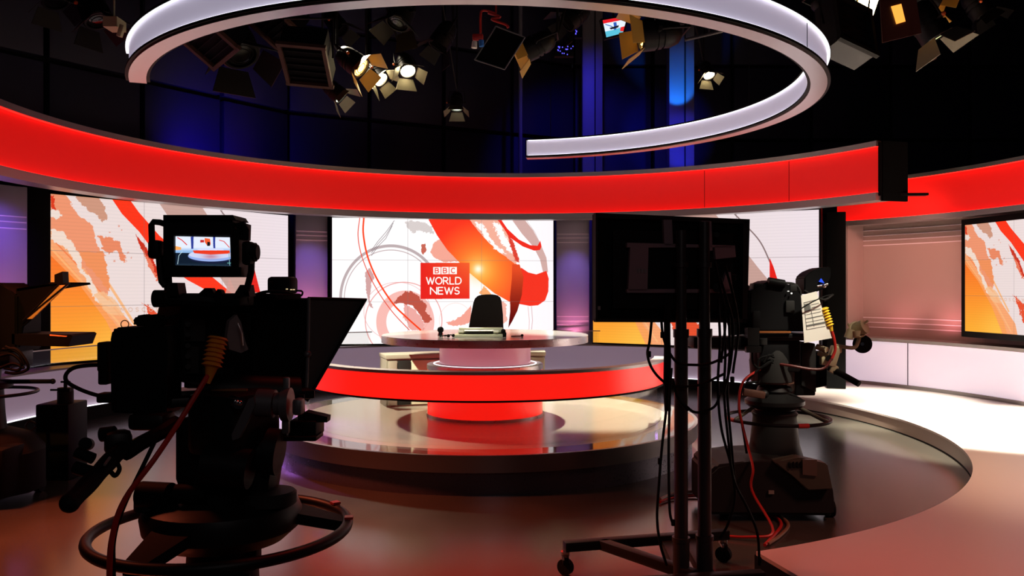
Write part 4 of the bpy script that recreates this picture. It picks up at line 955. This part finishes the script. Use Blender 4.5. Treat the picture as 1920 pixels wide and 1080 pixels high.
g.tube([P(x, y, VY+.03) for x, y in ((298, 480), (300, 505), (303, 528), (310, 536))], .010, smooth=False); g.tube([P(x, y, VY+.05) for x, y in ((312, 480), (314, 515), (316, 545))], .013, smooth=False)
obj('yoke_arm', g, black, vf); g = G()
g.tube([P(x, y, VY+.03) for x, y in ((444, 425), (456, 420), (461, 432), (461, 450))], .011, smooth=False); g.prism([P(446, 428, VY+.03), P(457, 418, VY+.03), P(463, 420, VY+.03), P(462, 450, VY+.03), P(448, 450, VY+.03)], (0, .04, 0))
g.tube([P(x, y, VY+.04) for x, y in ((472, 480), (471, 510), (466, 530), (462, 545))], .010, smooth=False); g.box(P(466, 475, VY+.03), (.03, .05, .07), bev=.01)
obj('yoke_arm', g, black, vf)
g = G(); g.cyl(P(468, 473, VY+.03), P(484, 473, VY+.03), .026, .022, n=24); g.cyl(P(476, 473, VY+.03), P(480, 473, VY+.03), .028, n=24); obj('tilt_knob', g, rubber, vf)
g = G(); g.cyl(P(290, 560, VY+.06), P(312, 560, VY+.06), .026, n=24); g.tube([P(300, 560, VY+.06), P(340, 562, VY+.07), P(400, 566, VY+.1), P(465, 560, VY+.14)], .020, smooth=False); g.box(P(390, 562, VY+.14), (.26, .10, .04), math.radians(-8), bev=.01)
g.prism([P(x, y, VY+.04) for x, y in ((312, 558), (314, 530), (332, 530), (336, 555))], (0, .06, 0)); g.prism([P(x, y, VY+.06) for x, y in ((436, 556), (450, 534), (464, 534), (468, 556))], (0, .06, 0))
g.prism([P(x, y, VY+.08) for x, y in ((366, 556), (384, 540), (396, 540), (402, 550), (408, 542), (414, 544), (418, 556))], (0, .03, 0)); obj('top_handle', g, black, ca)
# zoom demand box, left
g = G(); g.prism([P(x, y, 2.5) for x, y in ((216, 614), (309, 612), (313, 622), (314, 640), (311, 780), (207, 774), (205, 640), (209, 620))], (0, .12, 0)); bmesh.ops.bevel(g.bm, geom=g.bm.edges[:], offset=.006, segments=2, affect='EDGES')
bx_ = obj('battery_box', g, black, ca)
g = G(); g.torus(P(234, 608, 2.54), .012, .0015, 20, 6, tilt=Matrix.Rotation(PI/2, 3, 'X')); obj('wire_loop', g, black_metal, bx_)
g = G(); g.box(P(199, 668, 2.55), (.03, .06, .09), bev=.006); g.cyl(P(190, 662, 2.54), P(198, 662, 2.54), .010); g.box(P(199, 705, 2.56), (.03, .05, .05), bev=.006); g.box(P(202, 745, 2.56), (.05, .05, .03), bev=.006); obj('plug', g, rubber, bx_)
g = G(); g.tube([P(x, y, 2.56) for x, y in ((198, 684), (165, 685), (138, 690), (124, 702), (126, 716), (150, 730), (178, 740), (200, 744))], .0065); obj('loop_cable', g, rubber, bx_)
g = G(); g.prism([P(x, y, 2.52) for x, y in ((246, 604), (254, 592), (272, 589), (284, 594), (300, 591), (304, 600), (300, 612), (252, 612))], (0, .05, 0)); bmesh.ops.bevel(g.bm, geom=g.bm.edges[:], offset=.006, segments=2, affect='EDGES'); g.tube([P(298, 600, 2.54), P(350, 588, 2.58), P(372, 582, 2.6)], .006, smooth=False); obj('mount_clamp', g, rubber, ca)
# pan bar with grip
g = G(); g.tube([P(330, 792, 2.5), P(300, 812, 2.42), P(262, 832, 2.34), P(235, 850, 2.28)], .022, smooth=False); g.box(P(285, 788, 2.5), (.11, .10, .05), bev=.015); g.box(P(222, 830, 2.30), (.07, .07, .07), .4, bev=.02); obj('pan_bar', g, black_metal, ca)
g = G(); g.tube([P(228, 842, 2.28), P(205, 865, 2.2), P(168, 905, 2.10), P(130, 944, 2.0)], lambda t: .024-.002*math.sin(t*9)**2, 14); g.ball(P(131, 943, 2.0), .024); obj('grip', g, rubber, ca)
g = G(); g.cyl(P(160, 832, 2.24), P(165, 833, 2.30), .017, n=20); g.cyl(P(143, 848, 2.22), P(175, 860, 2.22), .015, n=18); g.cyl(P(140, 876, 2.2), P(172, 886, 2.2), .017, n=18); g.cyl(P(190, 815, 2.3), P(215, 812, 2.3), .02, n=18); g.tube([P(208, 885, 2.18), P(216, 892, 2.18), P(224, 880, 2.2), P(220, 868, 2.2)], .006); obj('focus_demand', g, rubber, ca)
g = G(); g.tube([P(196, 872, 2.13), P(206, 858, 2.17)], .0035, smooth=False); obj('pale_label', g, silver_dim, ca)
# cables
g = G(); pa, pb = P(409, 632, 2.44), P(396, 690, 2.42); d = (pb-pa)
prof = []
for i in range(7): t0 = i/7; prof += [(d.length*t0, .024), (d.length*(t0+.07), .031), (d.length*(t0+.10), .022)]
g.rings(pa, d, prof+[(d.length, .018), (d.length*1.5, .007)], 20); obj('strain_relief', g, orange_pl, ca, 'ribbed orange strain relief')
g = G(); g.tube([P(394, 700, 2.42), P(385, 712, 2.40), P(340, 785, 2.34), P(290, 860, 2.26), P(235, 935, 2.22), P(212, 1000, 2.2), P(205, 1080, 2.2), P(206, 1300, 2.3), (-1.05, 2.4, .02)], .0075); obj('red_cable', g, cable_red, ca, 'thin red camera cable')
g = G(); g.tube([P(300, 808, 2.4), P(270, 870, 2.3), P(232, 950, 2.25), P(214, 1010, 2.24), P(213, 1080, 2.24), P(218, 1300, 2.32), (-1.0, 2.42, .02)], .006); g.tube([P(400, 720, 2.5), P(360, 722, 2.55), P(330, 700, 2.6), P(318, 690, 2.6)], .004); obj('black_cable', g, rubber, ca)

# ---- right camera
BX, BY = 1.79, 5.70
cb = thing('studio_camera', (BX, BY, 0), 'pedestal camera with a paper sheet and yellow cable boot right of the monitor stand', 'camera', 'studio pedestal cameras')
PB = lambda x, y, o=0: P(x, y, BY+o)
g = G(); q = Plane(1450, 5.42, 90)
g.prism([P(x, y, 5.36) for x, y in ((1330, 886), (1345, 872), (1400, 866), (1478, 862), (1520, 874), (1560, 904), (1566, 930), (1566, 968), (1330, 966))], (0, .55, 0)); bmesh.ops.bevel(g.bm, geom=g.bm.edges[:], offset=.02, segments=2, affect='EDGES'); obj('pedestal_base', g, dark_grey, cb)
g = G(); g.prism([P(x, y, 5.30) for x, y in ((1452, 868), (1500, 858), (1552, 870), (1562, 918), (1515, 920), (1490, 895))], (0, .12, 0)); bmesh.ops.bevel(g.bm, geom=g.bm.edges[:], offset=.008, segments=2, affect='EDGES'); obj('base_cover', g, olive, cb, 'olive grey cover panel')
g = G(); g.prism([P(x, y, 5.285) for x, y in ((1505, 862), (1532, 862), (1532, 893), (1505, 890))], (0, .02, 0)); obj('cover_plate', g, mat('brown_plate', (.10, .07, .05), .4), cb)
g = G()
for k in range(4): g.prism([P(x+k*7, y, 5.288) for x, y in ((1478, 869), (1482, 866), (1484, 878), (1480, 878))], (0, .015, 0))
obj('vent_slots', g, black, cb)
g = G(); g.box(P(1446, 923, 5.35), (.035, .01, .022)); obj('number_plate', g, mat('grey_label', (.30, .27, .22), .5), cb, 'tiny grey label on the base')
for k, x in enumerate((1350, 1548)): g = G(); p = P(x, 960, 5.5); g.cyl((p.x, p.y, .055), (p.x+.05, p.y, .055), .055); obj('wheel', g, rubber, cb)
cx = BX+.02
g = G(); g.lathe((cx, BY), [(.20, .33), (.165, .45), (.15, .58), (.145, .64), (.155, .66), (.14, .68)], 40); obj('column', g, dark_grey, cb)
g = G(); g.lathe((cx, BY), [(.13, .60), (.13, .69), (.17, .70), (.20, .725), (.20, .75), (.15, .78), (.11, .80), (.11, .83)], 40); obj('saucer', g, black_metal, cb)
g = G(); g.torus((cx+.02, BY, .625), .345, .012, 72, 10); obj('steering_wheel', g, black_metal, cb, 'black steering ring')
for a in (-40, 80, 200):
    a = math.radians(a); g = G(); g.cyl((cx+.15*math.cos(a), BY+.15*math.sin(a), .72), (cx+.02+.345*math.cos(a), BY+.345*math.sin(a), .628), .013, n=10); obj('wheel_spoke', g, olive, cb)
g = G(); a = math.radians(-80); g.torus((cx+.02, BY, .625), .345, .0155, 10, 10, -86, -74); obj('red_tape', g, cable_red, cb, 'red tape wrapped on the steering ring')
g = G(); g.torus((cx+.02, BY, .625), .345, .014, 10, 10, 182, 200); obj('red_tape', g, cable_red, cb, 'red tape wrapped on the steering ring')
g = G(); p = PB(1462, 745); g.lathe((cx, BY), [(.09, .80), (.12, .815), (.11, .84), (.08, .85), (.08, .88)], 32); g.ball((cx-.1, BY-.1, .80), .03); obj('pan_lock', g, black_metal, cb)
g = G(); g.box(PB(1413, 738, -.15), (.15, .05, .05), ry=.15, bev=.01); g.lathe((cx, BY), [(.128, .868), (.128, .876)], 32); obj('reddish_collar', g, tan_metal, cb, 'reddish metal collar')  # collar in plain rust brown metal
g = G(); g.rings((cx-.02, BY, .88), (0, 0, 1), [(0, .14), (.14, .15), (.22, .13), (.24, .09)], 36); g.box(PB(1430, 700), (.14, .2, .16), bev=.04); obj('pan_head', g, dark_grey, cb)
g = G(); g.box(PB(1452, 665), (.28, .26, .22), bev=.02); g.box(PB(1500, 690, .1), (.14, .22, .36), bev=.01); obj('tilt_head', g, black, cb)
g = G(); g.prism([PB(x, y, -.02) for x, y in ((1503, 640), (1530, 650), (1530, 735), (1503, 722))], (0, .2, 0)); obj('side_box', g, dark_grey, cb)
g = G(); g.box(PB(1462, 628, -.02), (.52, .28, .03), bev=.006); obj('mounting_plate', g, black_metal, cb)
g = G(); g.box(PB(1475, 634, -.1), (.34, .08, .03), bev=.006); g.cyl(PB(1430, 634, -.16), PB(1430, 646, -.16), .03, n=16); obj('wedge_plate', g, dark_grey, cb)
g = G(); g.box(PB(1446, 622.5, -.17), (.26, .02, .012)); obj('plate_edge', g, mat('orange_brown_edge', (.42, .14, .04), .4, .4), cb, 'orange brown plate edge')
g = G(); g.prism([PB(x, y, -.14) for x, y in ((1405, 545), (1425, 540), (1430, 532), (1448, 525), (1465, 527), (1478, 537), (1500, 545), (1508, 560), (1512, 622), (1405, 622))], (0, .30, 0)); bmesh.ops.bevel(g.bm, geom=g.bm.edges[:], offset=.012, segments=2, affect='EDGES'); g.box(PB(1418, 538, -.05), (.06, .12, .05), bev=.008); g.cyl(PB(1440, 528, -.14), PB(1470, 533, -.14), .03, n=16); g.box(PB(1418, 600, -.16), (.05, .03, .12), bev=.005); obj('camera_body', g, black, cb)
g = G(); g.box(PB(1486, 540, -.12), (.05, .05, .05), bev=.01); g.tube([PB(1470, 530, -.13), PB(1490, 533, -.13), PB(1500, 545, -.13), PB(1502, 560, -.13)], .008); g.box(PB(1481, 575, -.15), (.06, .02, .08), bev=.006); obj('connector_panel', g, dark_grey, cb)
g = G(); g.box(PB(1484, 550, -.16), (.008, .01, .01)); g.box(PB(1478, 546, -.16), (.01, .01, .006)); obj('indicator_lights', g, mat('white_tally', (.8, .8, .8), .4, emit=(1, 1, .95), es=.7), cb)
g = G(); g.box(PB(1355, 641, -.05), (.44, .20, .075), bev=.01); g.prism([PB(x, y, -.05) for x, y in ((1330, 500), (1404, 535), (1404, 625), (1372, 630))], (0, .02, 0)); obj('prompter_hood', g, black, cb)
g = G(); g.plate(Plane(1395, 5.5, 82), [(1402, 615), (1424, 615), (1424, 648), (1402, 648)], .05); g.box(PB(1412, 655, -.2), (.10, .04, .04)); obj('prompter_mount', g, black_metal, cb)
# viewfinder of the right camera
g = G(); g.prism([PB(x, y, -.1) for x, y in ((1508, 520), (1518, 510), (1537, 502), (1558, 500), (1559, 518), (1548, 540), (1530, 548), (1508, 552))], (0, .18, 0)); bmesh.ops.bevel(g.bm, geom=g.bm.edges[:], offset=.008, segments=2, affect='EDGES'); v2 = obj('viewfinder', g, black, cb)
g = G(); g.prism([PB(x, y, -.115) for x, y in ((1536, 528), (1540, 522), (1546, 531))], (0, .01, 0)); obj('blue_glint', g, mat('blue_lens_glint', (.02, .06, .5), .3, emit=(.02, .08, .8), es=.8), v2, 'small blue triangle of picture')
g = G(); g.cyl(PB(1532, 537, -.13), PB(1552, 533, -.13), .008); g.ball(PB(1545, 536, -.14), .014); obj('tilt_knob', g, chrome, v2)
g = G(); g.tube([PB(1508, 545, -.1), PB(1520, 552, -.1), PB(1545, 562, -.1), PB(1562, 552, -.08)], .008); obj('finder_arm', g, black_metal, cb)
# paper sheet
pq = Plane(1530, 5.48, 84); g = G(); g.plate(pq, [(1502, 554), (1531, 546), (1560, 634), (1508, 643)], .003); pp = obj('paper_sheet', g, paper_m, cb, 'white printed sheet clipped to the side')
g = G()
def pt_on(u, v):
    a = Vector((1502, 554)).lerp(Vector((1531, 546)), u); b = Vector((1508, 643)).lerp(Vector((1560, 634)), u); r = a.lerp(b, v); return (r.x, r.y)
def ink(u0, v0, u1, v1): g.plate(pq, [pt_on(u0, v0), pt_on(u1, v0), pt_on(u1, v1), pt_on(u0, v1)], .001, .0015)
for u0, v0, u1, v1 in ((.12, .16, .9, .175), (.12, .2, .42, .36), (.5, .24, .92, .25), (.5, .3, .9, .31), (.5, .36, .92, .37), (.12, .42, .9, .43), (.12, .5, .94, .52), (.12, .58, .9, .59), (.12, .64, .94, .68), (.12, .73, .9, .74), (.44, .18, .46, .7), (.12, .16, .14, .74)): ink(u0, v0, u1, v1)
obj('printed_lines', g, ink_m, pp)
g = G(); g.tube([PB(1500, 580, -.26), PB(1520, 568, -.27), PB(1545, 556, -.26), PB(1562, 552, -.2)], .004); obj('tie_cord', g, rubber, cb)
g = G(); pa, pb = PB(1545, 577, -.2), PB(1556, 612, -.2); d = pb-pa; prof = []
for i in range(7): t0 = i/7; prof += [(d.length*t0, .020), (d.length*(t0+.07), .030), (d.length*(t0+.10), .019)]
g.rings(pa, d, prof+[(d.length*1.25, .012)], 18); obj('strain_relief', g, yellow_pl, cb, 'ribbed bright yellow strain relief')
g = G(); g.tube([PB(1556, 612, -.2), PB(1563, 632, -.2), PB(1566, 655, -.2), PB(1560, 672, -.2)], .010); obj('red_cable', g, cable_red, cb, 'red cable below the yellow boot')
g = G(); g.tube([PB(1560, 672, -.2), PB(1545, 690, -.2), PB(1520, 692, -.2), PB(1485, 686, -.18), PB(1440, 680, -.1)], .009); obj('dark_red_cable', g, mat('dark_red_cable', (.10, .012, .010), .45), cb, 'dark red cable looping to the pan head')
g = G(); g.tube([PB(1430, 690, -.1), PB(1400, 708, -.2), PB(1388, 730, -.2), PB(1386, 765, -.2), PB(1393, 800, -.2), PB(1403, 840, -.25), PB(1412, 880, -.42), PB(1410, 920, -.46), (1.58, 5.0, .05), (1.42, 4.98, .02), (1.22, 5.05, .012)], .0085); obj('red_cable', g, cable_red, cb, 'red cable hanging to the floor')
g = G()
for pts_ in (((1410, 660), (1412, 680), (1425, 690), (1450, 675)), ((1420, 690), (1425, 672), (1450, 665)), ((1400, 715), (1415, 700), (1440, 680), (1450, 680)), ((1395, 720), (1385, 760), (1392, 800), (1400, 850)), ((1398, 718), (1420, 716)), ((1432, 680), (1440, 666), (1452, 670))):
    g.tube([PB(x, y, -.16) for x, y in pts_], .008)
obj('cable_bundle', g, rubber, cb)
# zoom handle and pan bar
g = G(); g.cyl(PB(1600, 622, -.1), PB(1622, 612, -.16), .05, n=20); g.tube([PB(1612, 625, -.13), PB(1609, 640, -.13), PB(1600, 652, -.12), PB(1568, 648, -.1)], .014); g.tube([PB(1616, 610, -.14), PB(1628, 601, -.16)], .009, smooth=False); g.tube([PB(1594, 616, -.12), PB(1590, 606, -.12)], .007, smooth=False); g.cyl(PB(1596, 618, -.16), PB(1590, 634, -.16), .028, n=14); g.cyl(PB(1604, 622, -.17), PB(1606, 632, -.18), .034, .020, n=16); g.torus(PB(1608, 618, -.15), .052, .008, 24, 8, tilt=Matrix.Rotation(1.2, 3, 'X')); obj('zoom_control', g, beige_metal, cb, 'beige zoom control')
g = G(); g.cyl(PB(1617, 645, -.08), PB(1617, 645, -.14), .062, n=32); obj('zoom_wheel', g, rubber, cb, 'round black hand wheel')
g = G(); g.cyl(PB(1617, 645, -.141), PB(1617, 645, -.150), .012, n=12); obj('wheel_hub', g, chrome, cb)
g = G(); g.cyl(PB(1532, 650, -.1), PB(1550, 656, -.16), .02); g.cyl(PB(1534, 662, -.1), PB(1552, 668, -.14), .016); g.box(PB(1562, 668, -.1), (.06, .06, .14), ry=.3, bev=.01); g.box(PB(1570, 655, -.1), (.05, .05, .05), bev=.01); g.box(PB(1562, 692, -.1), (.05, .05, .06), ry=.5, bev=.01); g.box(PB(1546, 676, -.12), (.06, .05, .06), bev=.01); obj('lens_drive', g, beige_metal, cb, 'beige control cluster')
g = G(); g.cyl(PB(1555, 672, -.14), PB(1556, 672, -.18), .022, n=20); g.tube([PB(1552, 690, -.1), PB(1568, 700, -.12)], .014, smooth=False); g.tube([PB(1568, 696, -.12), PB(1611, 720, -.25)], .021, 14, smooth=False); obj('pan_bar', g, rubber, cb, 'black pan bar grip')

# ---- far left camera, mostly cut off by the frame
CX_, CY_ = -3.85, 6.0
cc = thing('studio_camera', (CX_, CY_, 0), 'pedestal camera cut off by the left edge with an angled prompter glass', 'camera', 'studio pedestal cameras')
PC_ = lambda x, y, o=0: P(x, y, CY_+o)
g = G(); g.lathe((CX_, CY_), [(.42, .06), (.42, .34), (.34, .44), (.18, .5)], 12); g.box((CX_+.12, CY_-.2, .24), (.5, .3, .36), bev=.04); obj('pedestal_base', g, mat('dark_olive_base', (.010, .0095, .007), .65, spec=.06), cc)
for k in range(3): a = PI/6+k*2*PI/3; g = G(); x, y = CX_+.36*math.cos(a), CY_+.36*math.sin(a); g.cyl((x-.02, y, .055), (x+.03, y, .055), .055); obj('wheel', g, rubber, cc)
g = G(); g.lathe((CX_, CY_), [(.17, .42), (.15, .60), (.14, .78), (.2, .80), (.2, .84), (.1, .86)], 32); obj('column', g, black_metal, cc)
g = G(); g.torus((CX_+.02, CY_, .76), .34, .012, 64, 10); obj('steering_wheel', g, black_metal, cc)
g = G(); g.tube([PC_(-30, 716), PC_(100, 715)], .016, smooth=False); g.ball(PC_(99, 715), .02); obj('pan_bar', g, black_metal, cc)
g = G(); g.rings((CX_, CY_, .84), (0, 0, 1), [(0, .12), (.12, .13), (.26, .11), (.34, .14)], 32); g.box(PC_(-10, 670), (.4, .3, .14), bev=.02); obj('pan_head', g, black_metal, cc)
g = G()
for pts_ in (((5, 655), (30, 655), (48, 675), (52, 692), (30, 700), (10, 698)), ((0, 668), (22, 664), (40, 680), (34, 694), (8, 690)), ((10, 650), (35, 662), (46, 684)), ((0, 690), (25, 682), (45, 690))): g.tube([PC_(x, y, -.2) for x, y in pts_], .011)
obj('cable_bundle', g, rubber, cc)
g = G(); g.prism([PC_(x, y, -.15) for x, y in ((-90, 530), (0, 530), (14, 545), (30, 552), (30, 660), (-90, 668))], (0, .32, 0)); bmesh.ops.bevel(g.bm, geom=g.bm.edges[:], offset=.01, segments=2, affect='EDGES'); obj('camera_body', g, black, cc)
g = G(); g.prism([PC_(x, y, -.12) for x, y in ((30, 541), (110, 530), (126, 532), (50, 606), (42, 612), (34, 655), (22, 655), (28, 600))], (0, .02, 0)); g.prism([PC_(x, y, .30) for x, y in ((30, 541), (110, 530), (126, 532), (50, 606), (42, 612), (34, 655), (22, 655), (28, 600))], (0, .02, 0)); g.prism([PC_(x, y, -.12) for x, y in ((32, 541), (112, 529), (114, 533), (32, 546))], (0, .42, 0)); obj('prompter_hood', g, cloth_black, cc)
g = G(); g.prism([PC_(x, y, -.135) for x, y in ((106, 535), (127, 534), (60, 598), (48, 598))], (0, .012, 0)); obj('prompter_glass', g, mat('orange_reflection_colour', (.90, .50, .16), .35), cc, 'slanting glass with the orange screen reflection put into its colour')  # orange base colour stands for the reflected screen
g = G(); g.tube([PC_(127, 532, -.14), PC_(43, 601, -.14)], .005, smooth=False); g.tube([PC_(110, 533, -.14), PC_(43, 601, -.14)], .005, smooth=False); obj('glass_frame', g, black, cc)
g = G(); g.prism([PC_(x, y, -.1) for x, y in ((102, 515), (117, 509), (118, 530), (102, 531))], (0, .08, 0)); g.box(PC_(112, 531, -.08), (.10, .1, .014)); obj('cue_box', g, black, cc)
g = G(); g.prism([PC_(x, y, -.15) for x, y in ((22, 626), (132, 627), (136, 630), (128, 650), (40, 648), (22, 645))], (0, .34, 0)); obj('prompter_monitor', g, black, cc)
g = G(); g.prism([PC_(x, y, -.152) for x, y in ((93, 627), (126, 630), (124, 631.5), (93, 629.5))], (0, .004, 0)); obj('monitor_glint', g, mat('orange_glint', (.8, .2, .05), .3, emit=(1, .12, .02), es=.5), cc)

# equipment trolley box beside it
ex_, ey_ = (97-960)/F*6.55, 6.55
t = thing('equipment_case', (ex_, ey_+.1, 0), 'tall black equipment case on the floor beside the far left camera', 'case')
g = G(); x0, x1 = (66-960)/F*6.52, (128-960)/F*6.52; g.box(((x0+x1)/2, ey_+.12, .30), (x1-x0, .30, .60), bev=.012); obj('body', g, black, t)
g = G(); z = EYE-(772-540)/F*6.35; p = P(110, 755, 6.55); g.cyl((p.x, p.y+.1, .58), (p.x, p.y+.1, .69), .06); g.box((p.x, p.y+.1, .70), (.10, .06, .04)); g.cyl((p.x, p.y+.1, .70), (p.x, p.y+.1, .76), .014); g.box((p.x, p.y+.1, .765), (.07, .02, .014)); g.cyl((p.x-.12, p.y+.1, .70), (p.x-.04, p.y+.1, .70), .008); obj('valve', g, dark_grey, t)
g = G(); g.box(P(122, 812, 6.517), (.006, .004, .03)); obj('catch', g, chrome, t)
g = G(); g.tube([P(68, 800, 6.52), P(56, 808, 6.50), P(48, 800, 6.5), P(56, 790, 6.50), P(68, 795, 6.52)], .008); obj('hose', g, tan_metal, t)

# ------------------------------------------------------------------ monitor on rolling stand
SYm = 4.25
ms = thing('monitor_stand', P(1297, 1000, SYm)*Vector((1, 1, 0)) if False else Vector((P(1297, 540, SYm).x, SYm, 0)), 'black flat monitor seen from behind on a twin pole rolling stand with hanging cables', 'monitor stand')
yaw = math.degrees(math.atan2(.82, .23)); qm = Plane(1116, 3.98, yaw)
mp = [(1116, 399), (1406, 411), (1401, 605), (1117, 604)]
g = G(); n_ = Vector((qm.n.x, qm.n.y, 0))
g.plate(qm, mp, .045, -.02); bmesh.ops.bevel(g.bm, geom=g.bm.edges[:], offset=.006, segments=2, affect='EDGES'); mo = obj('monitor', g, black, ms)
g = G(); g.plate(qm, [(1117, 399), (1406, 411), (1404, 419), (1118, 408)], .03, .012); g.plate(qm, [(1117, 597), (1402, 598), (1401, 605), (1117, 604)], .03, .012); g.plate(qm, [(1117, 400), (1121, 400), (1121, 604), (1117, 604)], .03, .012); g.plate(qm, [(1394, 411), (1406, 411), (1401, 605), (1392, 605)], .03, .012); obj('rear_frame', g, dark_grey, mo)
g = G(); g.plate(qm, [(1150, 430), (1375, 438), (1373, 580), (1150, 578)], .025, .004); obj('rear_cover', g, black_metal, mo)
plum = mat('plum_metal', (.26, .17, .195), .45, .1)  # even plum base colour for the bracket
g = G(); 
for pp_ in ([(1176, 455), (1372, 460), (1372, 464), (1176, 464)], [(1176, 542), (1372, 542), (1372, 549), (1176, 549)], [(1244, 412), (1260, 412), (1262, 460), (1246, 460)], [(1316, 414), (1334, 415), (1336, 470), (1318, 470)], [(1182, 464), (1216, 464), (1214, 545), (1178, 545)], [(1340, 462), (1378, 460), (1380, 482), (1342, 486)], [(1362, 510), (1370, 510), (1374, 550), (1350, 550)]):
    g.plate(qm, pp_, .02, .035)
obj('mounting_bracket', g, plum, ms, 'plum grey mounting bracket')
g = G(); g.plate(qm, [(1121, 574), (1126, 574), (1126, 581), (1121, 581)], .002, .02)
for k in range(3): g.plate(qm, [(1196+k*6, 505), (1200+k*6, 505), (1200+k*6, 512), (1196+k*6, 512)], .002, .04)
obj('small_label', g, mat('grey_mark', (.22, .19, .2), .6), mo)
g = G()
for (x, y, r_) in ((1282, 440, .012), (1344, 440, .013), (1282, 520, .02), (1345, 540, .022)): g.cyl(qm(x, y, .03), qm(x, y, .07), r_, n=14)
obj('knob', g, black_metal, ms)
for px, Y, top_y in ((1277, 4.02, 432), (1321, 4.05, 416)):
    x = (px-960)/F*Y; g = G(); g.cyl((x, Y, .10), (x, Y, 1.30), .033, n=24); g.cyl((x, Y, .10), (x, Y, .30), .040, n=24); g.cyl((x, Y, .29), (x, Y, .31), .044, n=24); g.cyl((x, Y, 1.28), (x, Y, 1.32), .038, n=24); g.cyl((x, Y, 1.30), (x, Y, EYE-(top_y-540)/F*Y), .027, .024, n=24); g.cyl((x, Y, 1.62), (x, Y, 1.645), .034, n=20); g.box((x, Y+.05, 1.56), (.04, .09, .05)); obj('pole', g, mat('pole_grey', (.030, .027, .027), .4, .2, spec=.4), ms)
g = G(); a = P(1057, 1030, 4.36); b = P(1364, 1004, 4.62); zb = .135
def beam(g, a, b, z, w_=.06, h_=.05):
    a = Vector((a[0], a[1], z)); b = Vector((b[0], b[1], z)); c = (a+b)/2; d = b-a; g.box(c, (d.length, w_, h_), math.atan2(d.y, d.x), bev=.004)
la, lb_ = (P(1058, 540, 4.40).x, 4.40), (P(1364, 540, 4.62).x, 4.62)
beam(g, la, lb_, .145); obj('base_bar', g, black_metal, ms)
g = G(); beam(g, ((P(1130, 540, 4.42)).x, 4.44), (P(1300, 540, 3.98).x, 3.95), .145); obj('base_brace', g, black_metal, ms)
g = G(); beam(g, (.30, 3.80), (1.20, 3.95), .145); obj('base_bar', g, black_metal, ms)
g = G(); x, Y = (1277-960)/F*4.02, 4.02; beam(g, (x, 3.80), (x+.03, 4.56), .12, .07, .05); beam(g, (x+.12, 3.84), (x+.15, 4.58), .12, .07, .05); obj('pole_foot', g, black_metal, ms)
for px, Y in ((la[0]+.005, la[1]-.02), (lb_[0]-.03, lb_[1]-.03), (.33, 3.80), (1.17, 3.94)):
    g = G(); g.cyl((px-.009, Y-.013, .043), (px+.009, Y+.013, .043), .043, n=28); g.box((px, Y-.01, .085), (.034, .05, .05), rx=.2, bev=.01); cs = obj('caster', g, rubber, ms)
    g = G(); g.cyl((px, Y+.01, .10), (px, Y+.01, .122), .024, n=20); g.box((px-.015, Y-.03, .10), (.012, .04, .014)); obj('caster_plate', g, chrome, cs, 'shiny caster swivel')
cab = [
 [(1222, 600), (1218, 640), (1214, 664), (1222, 690), (1240, 712), (1262, 724), (1310, 722), (1360, 700)],
 [(1240, 600), (1243, 628), (1252, 655), (1270, 680), (1296, 684), (1330, 682), (1365, 665), (1376, 650)],
 [(1252, 600), (1256, 680), (1250, 760), (1242, 830), (1236, 900), (1232, 970), (1238, 1020), (1250, 1060)],
 [(1259, 690), (1256, 740), (1254, 820), (1254, 900), (1256, 960), (1262, 984)],
 [(1346, 560), (1350, 640), (1346, 720), (1352, 800), (1370, 870), (1378, 920)],
 [(1356, 560), (1360, 660), (1358, 740), (1366, 830), (1376, 900), (1400, 950), (1420, 1000), (1424, 1060)],
 [(1366, 580), (1368, 660), (1364, 740), (1372, 840), (1378, 930), (1366, 980), (1350, 1010)],
 [(1350, 520), (1362, 560), (1374, 610), (1370, 680), (1356, 740)],
 [(1360, 500), (1376, 560), (1384, 620), (1374, 700)],
 [(1340, 490), (1350, 540), (1360, 600), (1352, 680)],
 [(1285, 760), (1300, 772), (1318, 772), (1340, 762), (1350, 740)],
]
for i, c_ in enumerate(cab):
    g = G(); o_ = (-.10 if i < 4 else -.06); g.tube([P(x, y, 4.04+o_-.01*i*(1 if i % 2 else 0)) for x, y in c_], .0065); obj('hanging_cable', g, rubber, ms)
g = G()
for x, y in ((1217, 664), (1242, 628), (1256, 700), (1373, 712), (1237, 865), (1262, 980), (1424, 1050), (1376, 520)):
    g = G(); g.box(P(x, y, 3.93), (.018, .018, .03), bev=.004); obj('cable_tie', g, rubber, ms)
g = G(); g.tube([P(1250, 560, 3.97), P(1251, 640, 3.95), P(1250, 720, 3.95), P(1252, 770, 3.95)], .016); obj('cable_sleeve', g, rubber, ms)
g = G(); g.tube([P(1262, 712, 3.95), P(1270, 745, 3.95), P(1290, 770, 3.95)], .006); obj('hanging_cable', g, rubber, ms)

# cables on the floor
def floor_pt(px, py, z=.012): Y = F*(EYE-z)/(py-540); return ((px-960)/F*Y, Y, z)
g = G(); g.tube([floor_pt(x, y) for x, y in ((1238, 936), (1262, 926), (1300, 922), (1340, 932), (1400, 946), (1440, 955), (1468, 972), (1478, 986), (1462, 1005), (1440, 1020))], .011); tag(obj('floor_cable', g, cable_tan), 'tan cable looping across the dark floor near the stage corner', 'cable')
g = G(); g.tube([floor_pt(x, y, .014) for x, y in ((1238, 941), (1262, 934), (1310, 930), (1370, 943), (1425, 957), (1455, 970), (1465, 984), (1452, 1003), (1434, 1022))], .010); tag(obj('floor_cable', g, cable_red), 'red cable running along the inside of the tan one', 'cable')
